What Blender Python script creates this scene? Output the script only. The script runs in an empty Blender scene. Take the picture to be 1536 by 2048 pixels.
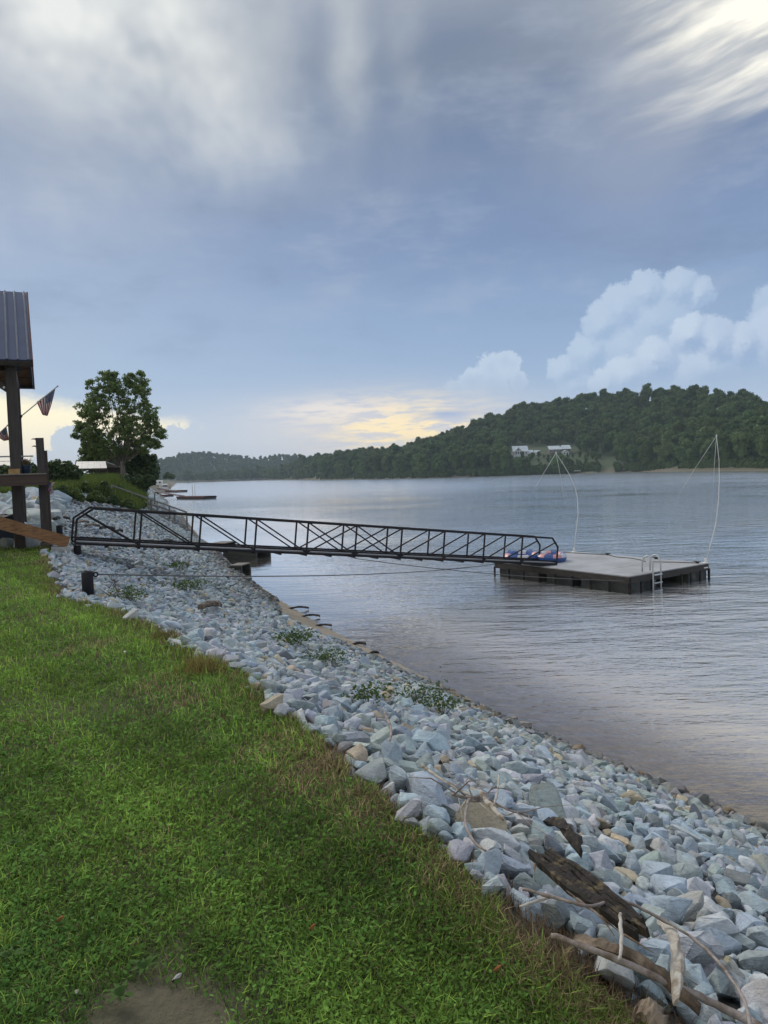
import bpy, bmesh, math, random
import numpy as np
from mathutils import Vector, Matrix

sc = bpy.context.scene
C = sc.collection
PI = math.pi

# ------------------------------------------------------------------ camera
FPX, PW, PH = 1479.0, 1536, 2048
CAMZ, PITCH, ROLL = 3.9, math.radians(3.0), math.radians(-1.9)
cam_d = bpy.data.cameras.new('camera')
cam_d.sensor_fit = 'VERTICAL'; cam_d.sensor_height = 36.0; cam_d.lens = 36.0 * FPX / PH
cam_d.clip_start = 0.05; cam_d.clip_end = 9000
cam = bpy.data.objects.new('camera', cam_d); C.objects.link(cam)
cam.matrix_world = (Matrix.Translation((0, 0, CAMZ)) @ Matrix.Rotation(PI / 2 - PITCH, 4, 'X') @ Matrix.Rotation(ROLL, 4, 'Z'))
sc.camera = cam

# ------------------------------------------------------------------ view / engine
sc.view_settings.view_transform = 'Standard'; sc.view_settings.look = 'None'
sc.view_settings.exposure = 0.22; sc.view_settings.gamma = 1.0
sc.render.engine = 'CYCLES'
sc.cycles.use_denoising = True
sc.cycles.max_bounces = 6; sc.cycles.diffuse_bounces = 3; sc.cycles.glossy_bounces = 3
sc.cycles.transparent_max_bounces = 12; sc.cycles.volume_bounces = 1
sc.cycles.sample_clamp_indirect = 4.0

# ------------------------------------------------------------------ node helpers
def lin(r, g, b):
    f = lambda c: (c / 255 / 12.92) if c / 255 <= 0.04045 else ((c / 255 + 0.055) / 1.055) ** 2.4
    return (f(r), f(g), f(b), 1.0)

class E:
    """a float socket (or number) one can do arithmetic with"""
    def __init__(s, t, v): s.t, s.v = t, v
    def _m(s, op, *a):
        n = s.t.nodes.new('ShaderNodeMath'); n.operation = op
        for i, q in enumerate((s,) + a):
            q = q.v if isinstance(q, E) else q
            if isinstance(q, (int, float)): n.inputs[i].default_value = q
            else: s.t.links.new(q, n.inputs[i])
        return E(s.t, n.outputs[0])
    def __add__(s, o): return s._m('ADD', o)
    __radd__ = __add__
    def __mul__(s, o): return s._m('MULTIPLY', o)
    __rmul__ = __mul__
    def __sub__(s, o): return s._m('SUBTRACT', o)
    def __rsub__(s, o): return (s * -1.0)._m('ADD', o)
    def __truediv__(s, o): return s._m('DIVIDE', o)
    def mx(s, o): return s._m('MAXIMUM', o)
    def mn(s, o): return s._m('MINIMUM', o)
    def sq(s): return s * s
    def clamp(s): return s.mx(0.0).mn(1.0)
    def exp(s): return s._m('EXPONENT')
    def sstep(s, a, b):
        n = s.t.nodes.new('ShaderNodeMapRange'); n.interpolation_type = 'SMOOTHSTEP'
        s.t.links.new(s.v, n.inputs['Value'])
        for k, q in (('From Min', a), ('From Max', b)):
            if isinstance(q, E): s.t.links.new(q.v, n.inputs[k])
            else: n.inputs[k].default_value = q
        return E(s.t, n.outputs['Result'])

def mixc(t, fac, a, b):
    n = t.nodes.new('ShaderNodeMix'); n.data_type = 'RGBA'
    for k, q in ((0, fac), (6, a), (7, b)):
        q = q.v if isinstance(q, E) else q
        if isinstance(q, (int, float)): n.inputs[k].default_value = q
        elif isinstance(q, tuple): n.inputs[k].default_value = q if len(q) == 4 else q + (1.0,)
        else: t.links.new(q, n.inputs[k])
    return n.outputs[2]

def comb(t, x, y, z=0.0):
    n = t.nodes.new('ShaderNodeCombineXYZ')
    for k, q in enumerate((x, y, z)):
        q = q.v if isinstance(q, E) else q
        if isinstance(q, (int, float)): n.inputs[k].default_value = q
        else: t.links.new(q, n.inputs[k])
    return n.outputs[0]

def noise(t, vec, scale, detail=3.0, rough=0.55, dist=0.0, col=False):
    n = t.nodes.new('ShaderNodeTexNoise')
    if vec is not None: t.links.new(vec, n.inputs['Vector'])
    n.inputs['Scale'].default_value = scale; n.inputs['Detail'].default_value = detail
    n.inputs['Roughness'].default_value = rough; n.inputs['Distortion'].default_value = dist
    return n.outputs['Color'] if col else E(t, n.outputs['Fac'])

def ramp(t, fac, stops):
    n = t.nodes.new('ShaderNodeValToRGB'); cr = n.color_ramp
    while len(cr.elements) < len(stops): cr.elements.new(0.5)
    for e, (p, c) in zip(cr.elements, stops): e.position = p; e.color = c
    t.links.new(fac.v, n.inputs[0])
    return n.outputs[0]

# ------------------------------------------------------------------ world: evening overcast sky with cumulus
SUN_AZ, SUN_EL = math.radians(-42), math.radians(36)
world = bpy.data.worlds.new('World'); sc.world = world; world.use_nodes = True
def build_sky():
    t = world.node_tree; t.nodes.clear()
    out = t.nodes.new('ShaderNodeOutputWorld'); bg = t.nodes.new('ShaderNodeBackground')
    bg.inputs['Strength'].default_value = 0.1
    t.links.new(bg.outputs[0], out.inputs[0])
    sky = t.nodes.new('ShaderNodeTexSky'); sky.sky_type = 'NISHITA'; sky.sun_disc = False
    sky.sun_elevation = SUN_EL; sky.sun_rotation = SUN_AZ % (2 * PI)
    tc = t.nodes.new('ShaderNodeTexCoord'); D = tc.outputs['Generated']
    sp = t.nodes.new('ShaderNodeSeparateXYZ'); t.links.new(D, sp.inputs[0])
    x, y, z = (E(t, sp.outputs[i]) for i in range(3))
    az = x._m('ARCTAN2', y) * 57.29578
    el = z.mx(0.0)._m('ARCSINE') * 57.29578
    ae = comb(t, az, el)
    def vm(op, v, *a):
        n = t.nodes.new('ShaderNodeVectorMath'); n.operation = op; t.links.new(v, n.inputs[0])
        for i, q in enumerate(a):
            if isinstance(q, tuple): n.inputs[i + 1].default_value = q
            else: t.links.new(q, n.inputs[i + 1])
        return n
    def g(ca, ce, ra, re, k=1.0):
        v = vm('MULTIPLY_ADD', ae, (1 / ra, 1 / re, 0), (-ca / ra, -ce / re, 0)).outputs[0]
        d = E(t, vm('DOT_PRODUCT', v, v).outputs['Value'])
        n = t.nodes.new('ShaderNodeMath'); n.operation = 'POWER'; n.inputs[0].default_value = 0.36788; t.links.new(d.v, n.inputs[1])
        return E(t, n.outputs[0]) * k if k != 1.0 else E(t, n.outputs[0])
    # layered overcast, from the horizon up
    stops = [(0, (190, 198, 212)), (3, (176, 192, 212)), (7, (146, 170, 200)), (13, (130, 153, 186)), (18, (115, 136, 171)),
             (23, (105, 124, 155)), (28, (108, 122, 144)), (34, (160, 166, 176)), (45, (208, 212, 218)), (88, (226, 229, 233))]
    big = noise(t, vm('MULTIPLY', D, (1.5, 1.5, 4.0)).outputs[0], 1.6, 2, 0.5) - 0.5
    elw = el + big * 7.0 * el.sstep(6.0, 20.0)
    base = ramp(t, elw / 90.0, [(a / 90.0, lin(*c)) for a, c in stops])
    side = az.sstep(10.0, -30.0)
    base = mixc(t, side * 0.22, base, lin(196, 207, 218))
    mot = noise(t, vm('MULTIPLY', D, (2.2, 2.2, 6.5)).outputs[0], 2.3, 5, 0.62)
    mw_ = el.sstep(5.0, 14.0)
    base = mixc(t, mot.sstep(0.50, 0.74) * mw_ * 0.32, base, lin(170, 180, 196))
    base = mixc(t, mot.sstep(0.50, 0.28) * mw_ * 0.34, base, lin(104, 121, 151))
    # high streaks, drawn out along the line of sight
    iz = E(t, 1.0)._m('DIVIDE', z.mx(0.0) + 0.14)
    sc1 = t.nodes.new('ShaderNodeVectorMath'); sc1.operation = 'SCALE'; t.links.new(D, sc1.inputs[0]); t.links.new(iz.v, sc1.inputs['Scale']); PV = sc1.outputs[0]
    wq = noise(t, vm('MULTIPLY', PV, (0.9, 0.9, 0)).outputs[0], 1.0, 1, col=True)
    st = noise(t, vm('MULTIPLY_ADD', PV, (2.6, 0.8, 0), vm('MULTIPLY', wq, (1.2, 1.0, 0)).outputs[0]).outputs[0], 1.0, 4, 0.55)
    hi = el.sstep(16.0, 27.0)
    cl = (st.sstep(0.42, 0.72) * 0.55 + big.sstep(-0.08, 0.18) * 0.30) * hi
    base = mixc(t, cl * 0.55, base, lin(196, 199, 203))
    fl = noise(t, D, 9.0, 3, 0.6) - 0.5
    pat = (g(-15.5, 30.0, 6.5, 6.5, 0.95) + g(-24.5, 29.5, 5.0, 4.2, 0.85) + g(-9.0, 23.0, 5.5, 3.2, 0.28)
           + g(-1.5, 29.0, 1.6, 4.5, 0.38) + g(3.0, 29.0, 1.6, 4.0, 0.30) + g(-24.0, 18.0, 7.0, 2.5, 0.18))
    pat = (pat * ((st - 0.5) * 2.6 + 0.88 + fl * 2.2)).clamp()
    base = mixc(t, pat * 0.95, base, lin(224, 226, 222))
    ca_, sa_ = math.cos(math.radians(10)), math.sin(math.radians(10))
    us = az * ca_ + el * sa_; vs = (el * ca_ - az * sa_)
    w2 = noise(t, comb(t, us * 0.12, vs * 0.22), 1.0, 1) - 0.5
    rs = noise(t, comb(t, us * 0.085 + 2.3, vs * 0.55 + w2 * 0.9), 1.0, 4, 0.55)
    rp = g(29.0, 28.0, 9.5, 6.0, 1.25) * (el + az * 0.10 + (rs - 0.5) * 5.0).sstep(22.5, 27.5) * (az + (rs - 0.5) * 7.0).sstep(16.0, 23.0)
    rb = (rp * (rs.sstep(0.34, 0.64) * 0.9 + 0.28)).clamp()
    base = mixc(t, rb, base, lin(252, 248, 234))
    base = mixc(t, g(19.0, 21.0, 5.0, 5.0, 0.22), base, lin(186, 188, 196))
    # evening glow low over the water, cut by cloud tops
    top = 5.9 - (az + 26.0) * 0.17
    edge = noise(t, comb(t, az * 0.5, el * 0.9), 1.0, 4, 0.6) - 0.5
    gl = (el + edge * 1.3).sstep(top + 0.9, top - 0.5) * (az + edge * 3.0).sstep(-12.6, -16.0)
    cn = noise(t, ae, 0.80, 6, 0.72, col=True)
    AE = vm('MULTIPLY_ADD', cn, (2.1, 2.1, 0), vm('ADD', ae, (-1.05, -1.05, 0)).outputs[0]).outputs[0]
    AE2 = vm('ADD', AE, (-0.32, 0.55, 0)).outputs[0]
    def blobs(lst, P):
        f = None
        for (a, e, r) in lst:
            d = E(t, vm('DISTANCE', P, (a, e, 0)).outputs['Value'])
            q = d._m('MULTIPLY_ADD', -1.6 / r, 1.6)
            f = q if f is None else f._m('SMOOTH_MAX', q, 0.15)
        return f
    sil = [(-22.6, 2.6, 1.5), (-24.0, 1.2, 1.4), (-20.8, 1.6, 1.9), (-15.6, 2.5, 1.6), (-14.2, 2.7, 1.3), (-16.8, 1.6, 1.5), (-12.4, 2.2, 1.9), (-18.0, 0.4, 2.0)]
    sf = blobs(sil, AE).sstep(-0.12, 0.10)
    warm = mixc(t, el.sstep(1.0, 5.0), lin(236, 226, 212), lin(255, 243, 208))
    base = mixc(t, gl * (1.0 - sf * 0.93) * 0.95, base, warm)
    strp = noise(t, comb(t, az * 0.30, el * 1.9 + edge * 0.8), 1.0, 4, 0.6)
    base = mixc(t, g(-0.5, 3.6, 10.5, 2.6, 0.62), base, lin(220, 208, 204))
    base = mixc(t, (g(2.0, 3.5, 5.4, 1.8, 1.6) * strp.sstep(0.36, 0.62)).mn(1.0), base, lin(255, 232, 184))
    base = mixc(t, g(-4.0, 4.9, 4.5, 0.9, 0.8) * strp.sstep(0.34, 0.58), base, lin(232, 222, 214))
    base = mixc(t, g(5.2, 4.4, 2.6, 0.34, 0.85), base, lin(150, 170, 206))
    # cumulus towers on the right
    far_ = [(13.98, 7.12, 1.3), (15.72, 8.34, 1.6), (16.72, 10.4, 1.55), (18.13, 11.3, 1.75), (19.69, 12.2, 1.6), (20.33, 10.23, 2.8),
            (21.86, 12.2, 1.5), (23.2, 11.7, 1.1), (18.26, 8.4, 2.4), (14.6, 6.0, 1.3), (28.6, 9.8, 2.3)]
    near_ = [(22.6, 9.0, 1.45), (24.2, 8.2, 1.9), (26.0, 8.1, 1.6), (28.2, 8.2, 2.2), (20.2, 7.4, 1.7), (18.3, 6.5, 1.5), (16.6, 5.9, 1.2), (23.6, 6.5, 2.4)]
    sm_ = [(8.6, 7.6, 1.2), (9.7, 7.9, 1.05), (7.2, 6.7, 1.1), (10.6, 6.7, 0.7), (5.8, 6.2, 0.8), (8.6, 6.3, 1.3)]
    for lst, hi_c, lo_c, k in ((far_, (184, 200, 218), (152, 174, 203), 0.76), (near_, (193, 206, 222), (145, 167, 199), 0.80), (sm_, (195, 208, 222), (165, 184, 208), 0.85)):
        f0 = blobs(lst, AE)
        base_e = 4.6 if lst is not sm_ else 5.2
        m = f0.sstep(-0.14, 0.24) * el.sstep(base_e, base_e + 2.6)
        lit = (((f0 - blobs(lst, AE2)) if lst is not sm_ else f0 * -0.4 + 0.3) * 0.6 + 0.45 + fl * 0.5).sstep(0.0, 1.0)
        base = mixc(t, m * k, base, mixc(t, lit, lin(*lo_c), lin(*hi_c)))
    base = vm('SCALE', base); base.inputs['Scale'].default_value = 10.0
    t.links.new(mixc(t, 0.94, sky.outputs[0], base.outputs[0]), bg.inputs['Color'])
    world.cycles.sampling_method = 'MANUAL'; world.cycles.sample_map_resolution = 256
    print('SKYNODES', len(t.nodes))
build_sky()

sun_d = bpy.data.lights.new('sun', 'SUN'); sun_d.energy = 1.5; sun_d.angle = math.radians(25); sun_d.color = (1.0, 0.93, 0.82)
sun = bpy.data.objects.new('sun', sun_d); C.objects.link(sun)
sdir = Vector((math.sin(SUN_AZ) * math.cos(SUN_EL), math.cos(SUN_AZ) * math.cos(SUN_EL), math.sin(SUN_EL)))
sun.rotation_euler = sdir.to_track_quat('Z', 'Y').to_euler(); sun.location = sdir * 60

# ------------------------------------------------------------------ measuring helpers: a sight line through the photograph meets the ground or a known distance
_r = np.array(cam.matrix_world.to_3x3())
RV, UV_, FV = _r[:, 0], _r[:, 1], -_r[:, 2]
CP = np.array([0, 0, CAMZ])
def ray(px, py): return FV + RV * (px - PW / 2) / FPX - UV_ * (py - PH / 2) / FPX
def aty(px, py, Y):
    d = ray(px, py); return CP + d * (Y / d[1])
def atz(px, py, z):
    d = ray(px, py); return CP + d * ((z - CAMZ) / d[2])
def proj(p):
    v = np.asarray(p, float) - CP; c = v @ FV
    return PW / 2 + FPX * (v @ RV) / c, PH / 2 - FPX * (v @ UV_) / c, c

# ------------------------------------------------------------------ mesh helpers
def rootloc(o):
    v = Vector((0, 0, 0))
    while o is not None: v += o.location; o = o.parent
    return v

def link(name, me, m, parent=None, loc=None):
    o = bpy.data.objects.new(name, me); C.objects.link(o)
    if m is not None and not me.materials: me.materials.append(m)
    if parent is not None: o.parent = parent
    if loc is not None: o.location = loc
    return o

def np_mesh(name, V, F, cols=None, smooth=False):
    """V (n,3), F (m,k) array or list of arrays of faces with different side counts; cols (n,3) point colours"""
    me = bpy.data.meshes.new(name)
    Fs = F if isinstance(F, list) else [F]
    Fs = [np.asarray(f, np.int32) for f in Fs if len(f)]
    V = np.asarray(V, np.float32)
    me.vertices.add(len(V)); me.vertices.foreach_set('co', V.ravel())
    tot = np.concatenate([np.full(len(f), f.shape[1], np.int32) for f in Fs])
    idx = np.concatenate([f.ravel() for f in Fs])
    me.loops.add(len(idx)); me.loops.foreach_set('vertex_index', idx)
    me.polygons.add(len(tot))
    me.polygons.foreach_set('loop_start', np.concatenate([[0], np.cumsum(tot)[:-1]]).astype(np.int32))
    me.polygons.foreach_set('loop_total', tot)
    me.polygons.foreach_set('use_smooth', np.full(len(tot), smooth, bool))
    if cols is not None:
        a = me.color_attributes.new('tint', 'FLOAT_COLOR', 'POINT')
        c4 = np.ones((len(V), 4), np.float32); c4[:, :3] = cols
        a.data.foreach_set('color', c4.ravel())
    me.update(calc_edges=True); me.validate()
    return me

def rot_to(d):
    return Vector(d).to_track_quat('Z', 'Y').to_matrix()

class MB:
    def __init__(s): s.v, s.f = [], []
    def add(s, V, F):
        b = len(s.v); s.v += [tuple(map(float, q)) for q in V]; s.f += [tuple(i + b for i in q) for q in F]; return s
    def box(s, c, sz, ax=None):
        """ax: three axis vectors"""
        ax = ax or ((1, 0, 0), (0, 1, 0), (0, 0, 1)); A = [np.array(q, float) * k / 2 for q, k in zip(ax, sz)]; c = np.array(c, float)
        V = [c + i * A[0] + j * A[1] + k * A[2] for i in (-1, 1) for j in (-1, 1) for k in (-1, 1)]
        return s.add(V, [(0, 1, 3, 2), (4, 6, 7, 5), (0, 4, 5, 1), (2, 3, 7, 6), (0, 2, 6, 4), (1, 5, 7, 3)])
    def beam(s, p0, p1, w, h, up=(0, 0, 1), ch=0.12):
        """a timber or bar with chamfered edges; w across, h along up"""
        p0, p1 = np.array(p0, float), np.array(p1, float); d = p1 - p0; d = d / np.linalg.norm(d); up = np.array(up, float)
        sx = np.cross(d, up); sx /= np.linalg.norm(sx); uy = np.cross(sx, d)
        c = min(w, h) * ch; pr = [(-w / 2 + c, -h / 2), (w / 2 - c, -h / 2), (w / 2, -h / 2 + c), (w / 2, h / 2 - c), (w / 2 - c, h / 2), (-w / 2 + c, h / 2), (-w / 2, h / 2 - c), (-w / 2, -h / 2 + c)]
        V = [p + sx * a + uy * b for p in (p0, p1) for a, b in pr]
        return s.add(V, [tuple(range(8))[::-1], tuple(range(8, 16))] + [(i, (i + 1) % 8, 8 + (i + 1) % 8, 8 + i) for i in range(8)])
    def tube(s, pts, rad, n=8, cap=True, sq=1.0):
        pts = [np.array(p, float) for p in pts]; rad = [rad] * len(pts) if isinstance(rad, (int, float)) else list(rad)
        V = []; ref = np.array((0.31, 0.17, 0.93))
        for i, p in enumerate(pts):
            d = pts[min(i + 1, len(pts) - 1)] - pts[max(i - 1, 0)]; d = d / (np.linalg.norm(d) + 1e-9)
            if i == 0:
                a = np.cross(d, ref)
                if np.linalg.norm(a) < 0.1: a = np.cross(d, (1, 0, 0))
            else: a = a - d * (a @ d)
            a = a / np.linalg.norm(a); b = np.cross(d, a)
            V += [p + rad[i] * (a * math.cos(2 * PI * k / n) + b * math.sin(2 * PI * k / n) * sq) for k in range(n)]
        F = [(i * n + k, i * n + (k + 1) % n, (i + 1) * n + (k + 1) % n, (i + 1) * n + k) for i in range(len(pts) - 1) for k in range(n)]
        if cap: F += [tuple(range(n))[::-1], tuple((len(pts) - 1) * n + k for k in range(n))]
        return s.add(V, F)
    def lathe(s, c, prof, n=20, ax=(0, 0, 1)):
        R = np.array(rot_to(ax)); c = np.array(c, float)
        V = [c + R @ np.array((r * math.cos(2 * PI * k / n), r * math.sin(2 * PI * k / n), z)) for r, z in prof for k in range(n)]
        F = [(i * n + k, i * n + (k + 1) % n, (i + 1) * n + (k + 1) % n, (i + 1) * n + k) for i in range(len(prof) - 1) for k in range(n)]
        F += [tuple(range(n))[::-1], tuple((len(prof) - 1) * n + k for k in range(n))]
        return s.add(V, F)
    def poly(s, P, th, nrm):
        n = len(P); t = np.array(nrm, float) * th
        V = [np.array(p, float) for p in P] + [np.array(p, float) - t for p in P]
        return s.add(V, [tuple(range(n)), tuple(range(2 * n - 1, n - 1, -1))] + [(i, n + i, n + (i + 1) % n, (i + 1) % n) for i in range(n)])
    def build(s, name, m, parent=None, smooth=False, loc=None):
        off = rootloc(parent) if parent is not None else (Vector(loc) if loc is not None else Vector((0, 0, 0)))
        me = bpy.data.meshes.new(name); me.from_pydata([Vector(v) - off for v in s.v], [], s.f)
        if smooth:
            for p in me.polygons: p.use_smooth = True
        bm = bmesh.new(); bm.from_mesh(me); bmesh.ops.recalc_face_normals(bm, faces=bm.faces); bm.to_mesh(me); bm.free()
        return link(name, me, m, parent, None if parent is not None else off)

def tag(o, label=None, cat=None, group=None, kind=None):
    for k, v in (('label', label), ('category', cat), ('group', group), ('kind', kind)):
        if v: o[k] = v
    return o
def thing(name, label, cat, loc, group=None):
    o = bpy.data.objects.new(name, None); C.objects.link(o); o.location = Vector(loc); o.empty_display_size = 0.2
    return tag(o, label, cat, group)

# ------------------------------------------------------------------ materials
MATS = {}
def mat(name, a, b=None, scale=6.0, rough=0.7, bump=0.0, bscale=None, stretch=(1, 1, 1), metal=0.0, spec=0.5, detail=5, c=None, cs=1.0, obj=True):
    """two-tone procedural surface: colours a and b mixed by noise, c as larger blotches"""
    if name in MATS: return MATS[name]
    m = bpy.data.materials.new(name); m.use_nodes = True; t = m.node_tree; p = t.nodes['Principled BSDF']
    tc = t.nodes.new('ShaderNodeTexCoord'); mp = t.nodes.new('ShaderNodeMapping'); mp.inputs['Scale'].default_value = stretch
    t.links.new(tc.outputs['Object'], mp.inputs[0]); v = mp.outputs[0]
    b = b or tuple(k * 0.7 for k in a)
    n = noise(t, v, scale, detail, 0.6); col = mixc(t, n.sstep(0.35, 0.65), a, b)
    if c: col = mixc(t, noise(t, v, cs, 4, 0.6).sstep(0.5, 0.68), col, c)
    t.links.new(col, p.inputs['Base Color']); p.inputs['Roughness'].default_value = rough; p.inputs['Metallic'].default_value = metal
    p.inputs['Specular IOR Level'].default_value = spec
    if bump:
        bn = t.nodes.new('ShaderNodeBump'); bn.inputs['Strength'].default_value = bump; bn.inputs['Distance'].default_value = 0.02
        t.links.new(noise(t, v, bscale or scale * 2, 6, 0.65).v, bn.inputs['Height']); t.links.new(bn.outputs[0], p.inputs['Normal'])
    MATS[name] = m; return m

def leafmat(name, tint=None, gloss=0.18, a=(0.06, 0.11, 0.03), b=(0.03, 0.065, 0.02), trans=0.35, rnd=True, var=0.35):
    m = bpy.data.materials.new(name); m.use_nodes = True; t = m.node_tree; t.nodes.clear()
    out = t.nodes.new('ShaderNodeOutputMaterial')
    if tint:
        at = t.nodes.new('ShaderNodeAttribute'); at.attribute_name = tint; col = at.outputs['Color']
    else:
        ge = t.nodes.new('ShaderNodeNewGeometry'); tcn = t.nodes.new('ShaderNodeTexCoord')
        f = E(t, ge.outputs['Random Per Island']) * 0.6 + noise(t, tcn.outputs['Object'], 0.35, 3) * 0.5
        col = mixc(t, f.clamp(), b, a)
        if rnd:
            oi = t.nodes.new('ShaderNodeObjectInfo'); r = E(t, oi.outputs['Random'])
            hs = t.nodes.new('ShaderNodeHueSaturation'); t.links.new(col, hs.inputs['Color'])
            t.links.new((r * var + (1.0 - var / 2)).v, hs.inputs['Value'])
            t.links.new((r * 37.0)._m('FRACT')._m('MULTIPLY_ADD', 0.05, 0.475).v, hs.inputs['Hue']); col = hs.outputs[0]
    d = t.nodes.new('ShaderNodeBsdfDiffuse'); tr = t.nodes.new('ShaderNodeBsdfTranslucent'); gl = t.nodes.new('ShaderNodeBsdfGlossy')
    gl.inputs['Roughness'].default_value = 0.45; gl.inputs['Color'].default_value = (0.5, 0.55, 0.5, 1)
    t.links.new(col, d.inputs[0]); t.links.new(col, tr.inputs[0])
    mx = t.nodes.new('ShaderNodeMixShader'); mx.inputs[0].default_value = trans
    t.links.new(d.outputs[0], mx.inputs[1]); t.links.new(tr.outputs[0], mx.inputs[2])
    fr = t.nodes.new('ShaderNodeFresnel'); fr.inputs[0].default_value = 1.28
    m2 = t.nodes.new('ShaderNodeMixShader'); t.links.new((E(t, fr.outputs[0]) * gloss).v, m2.inputs[0])
    t.links.new(mx.outputs[0], m2.inputs[1]); t.links.new(gl.outputs[0], m2.inputs[2]); t.links.new(m2.outputs[0], out.inputs[0])
    MATS[name] = m; return m

# ------------------------------------------------------------------ terrain
WLY = np.array([-60, -20, 2, 7.57, 8.81, 10.44, 13, 15.7, 19.1, 23.3, 32, 40, 47.5, 64, 80, 90, 105, 130, 204, 608, 1340, 3000])
WLX = np.array([34, 17, 6.6, 3.92, 3.25, 2.3, 1.07, -0.19, -1.77, -3.45, -6.6, -9.05, -11.9, -17.2, -22.2, -27.5, -31.5, -38.5, -63, -173, -372, -900])
TPY = np.array([-60, -20, 0, 2.1, 2.83, 3.9, 4.83, 6.1, 7.1, 9.3, 10.5, 14.2, 18.6, 24, 30, 36, 42, 50, 60, 80, 105, 204, 608, 1340, 3000])
TPX = np.array([29, 11.5, 1.9, 0.70, 0.32, -0.18, -0.64, -1.21, -1.98, -3.35, -4.66, -6.5, -8.5, -11, -13.5, -16, -16.8, -18.2, -21.4, -28.5, -39, -70, -185, -388, -920])
ZIY = np.array([-60, 17, 19, 28, 36, 48, 60, 120, 3000]); ZIV = np.array([2.25, 2.25, 2.3, 2.8, 3.2, 3.6, 3.95, 4.0, 4.0])
HXA = np.array([520, 560, 640, 700, 760, 850, 950, 1050, 1150, 1250, 1350, 1450, 1536, 1700, 1950, 2400])
HSA = np.array([1000, 900, 660, 580, 530, 470, 443, 442, 440, 425, 372, 322, 283, 235, 190, 140])
HYA = np.array([953, 940, 906, 899, 898, 877, 849, 816, 795, 786, 780, 785, 798, 815, 830, 850])
HXB = np.array([-400, 100, 250, 320, 370, 430, 480, 520, 560, 600, 640, 700, 800]); HYB = np.array([955, 945, 930, 918, 908, 905, 911, 916, 909, 913, 922, 935, 944])
def horizon(x): return 971.9 - 0.03314 * x
def sm(t): t = np.clip(t, 0, 1); return t * t * (3 - 2 * t)
def wob(x, y, s, seed=0):
    return (np.sin(x / s * 2.1 + seed) * np.cos(y / s * 1.7 + seed * 2.3) + 0.5 * np.sin(x / s * 4.3 + y / s * 3.1 + seed * 1.3) + 0.35 * np.cos(x / s * 7.7 - y / s * 6.1 + seed)) / 1.85
def hill(x, y):
    yy = np.maximum(y, 60.0); q = x / yy * FPX + PW / 2
    s = np.interp(q, HXA, HSA); r = s + np.interp(q, [560, 700, 900, 1500], [90, 170, 200, 175])
    top = np.maximum((horizon(q) - np.interp(q, HXA, HYA)) / FPX * r + CAMZ - 11.0, 1.0)
    t = (y - s) / (r - s)
    a = np.where(t < 0, -2.5, np.where(t < 1, 0.3 + 1.6 * sm(t * 22) + (top - 1.9) * np.clip(t, 0, 1) ** 1.15, top * (1 - 0.5 * sm((t - 1) / 3))))
    a = np.where(t > 0, a + wob(x, y, 60.0, 1.0) * 2.2 * np.clip(t * 3, 0, 1), a)
    top2 = np.maximum((horizon(q) - np.interp(q, HXB, HYB)) / FPX * 1600 + CAMZ - 11.0, 1.0)
    t2 = (y - 1340) / 260.0
    b = np.where(t2 < 0, -2.5, np.where(t2 < 1, 0.3 + 2 * sm(t2 * 8) + (top2 - 2.3) * np.clip(t2, 0, 1) ** 1.1, top2 * (1 - 0.4 * sm((t2 - 1) / 3))))
    return np.maximum(np.where(y > 60, a, -2.5), np.where(y > 60, b, -2.5)), t, t2
def bank_u(x, y):
    xw = np.interp(y, WLY, WLX); xt = np.interp(y, TPY, TPX)
    return (xw - x) / np.maximum(xw - xt, 0.5), xw, xt
def height(x, y):
    x, y = np.asarray(x, float), np.asarray(y, float)
    u, xw, xt = bank_u(x, y); zi = np.interp(y, ZIY, ZIV)
    bed = np.maximum(-0.16 * (x - xw) - 0.05 * np.clip(x - xw - 2.5, 0, 10), -2.5)
    up = zi * np.clip(u, 0, 1) + wob(x, y, 1.6, 0.3) * 0.03 * np.clip(u * 3, 0, 1)
    lawn = wob(x, y, 2.3, 2.0) * 0.035 + np.clip(xt - x, 0, 40) * 0.006
    near = np.where(u < 0, bed, up + np.where(u > 1, lawn, 0) * np.clip((u - 1) * 4, 0, 1))
    hl, _, _ = hill(x, y)
    return np.maximum(near, hl)
def H1(x, y): return float(height(x, y))
def gp(px, py, lift=0.0):
    """where the sight line through this pixel meets the ground (raised by lift)"""
    d = ray(px, py); d = d / np.linalg.norm(d); t = 1.0
    while t < 2500:
        p = CP + d * t
        if p[2] < H1(p[0], p[1]) + lift: break
        t *= 1.01
    lo, hi = t / 1.01, t
    for _ in range(20):
        m = (lo + hi) / 2; p = CP + d * m
        if p[2] < H1(p[0], p[1]) + lift: hi = m
        else: lo = m
    return CP + d * hi

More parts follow.
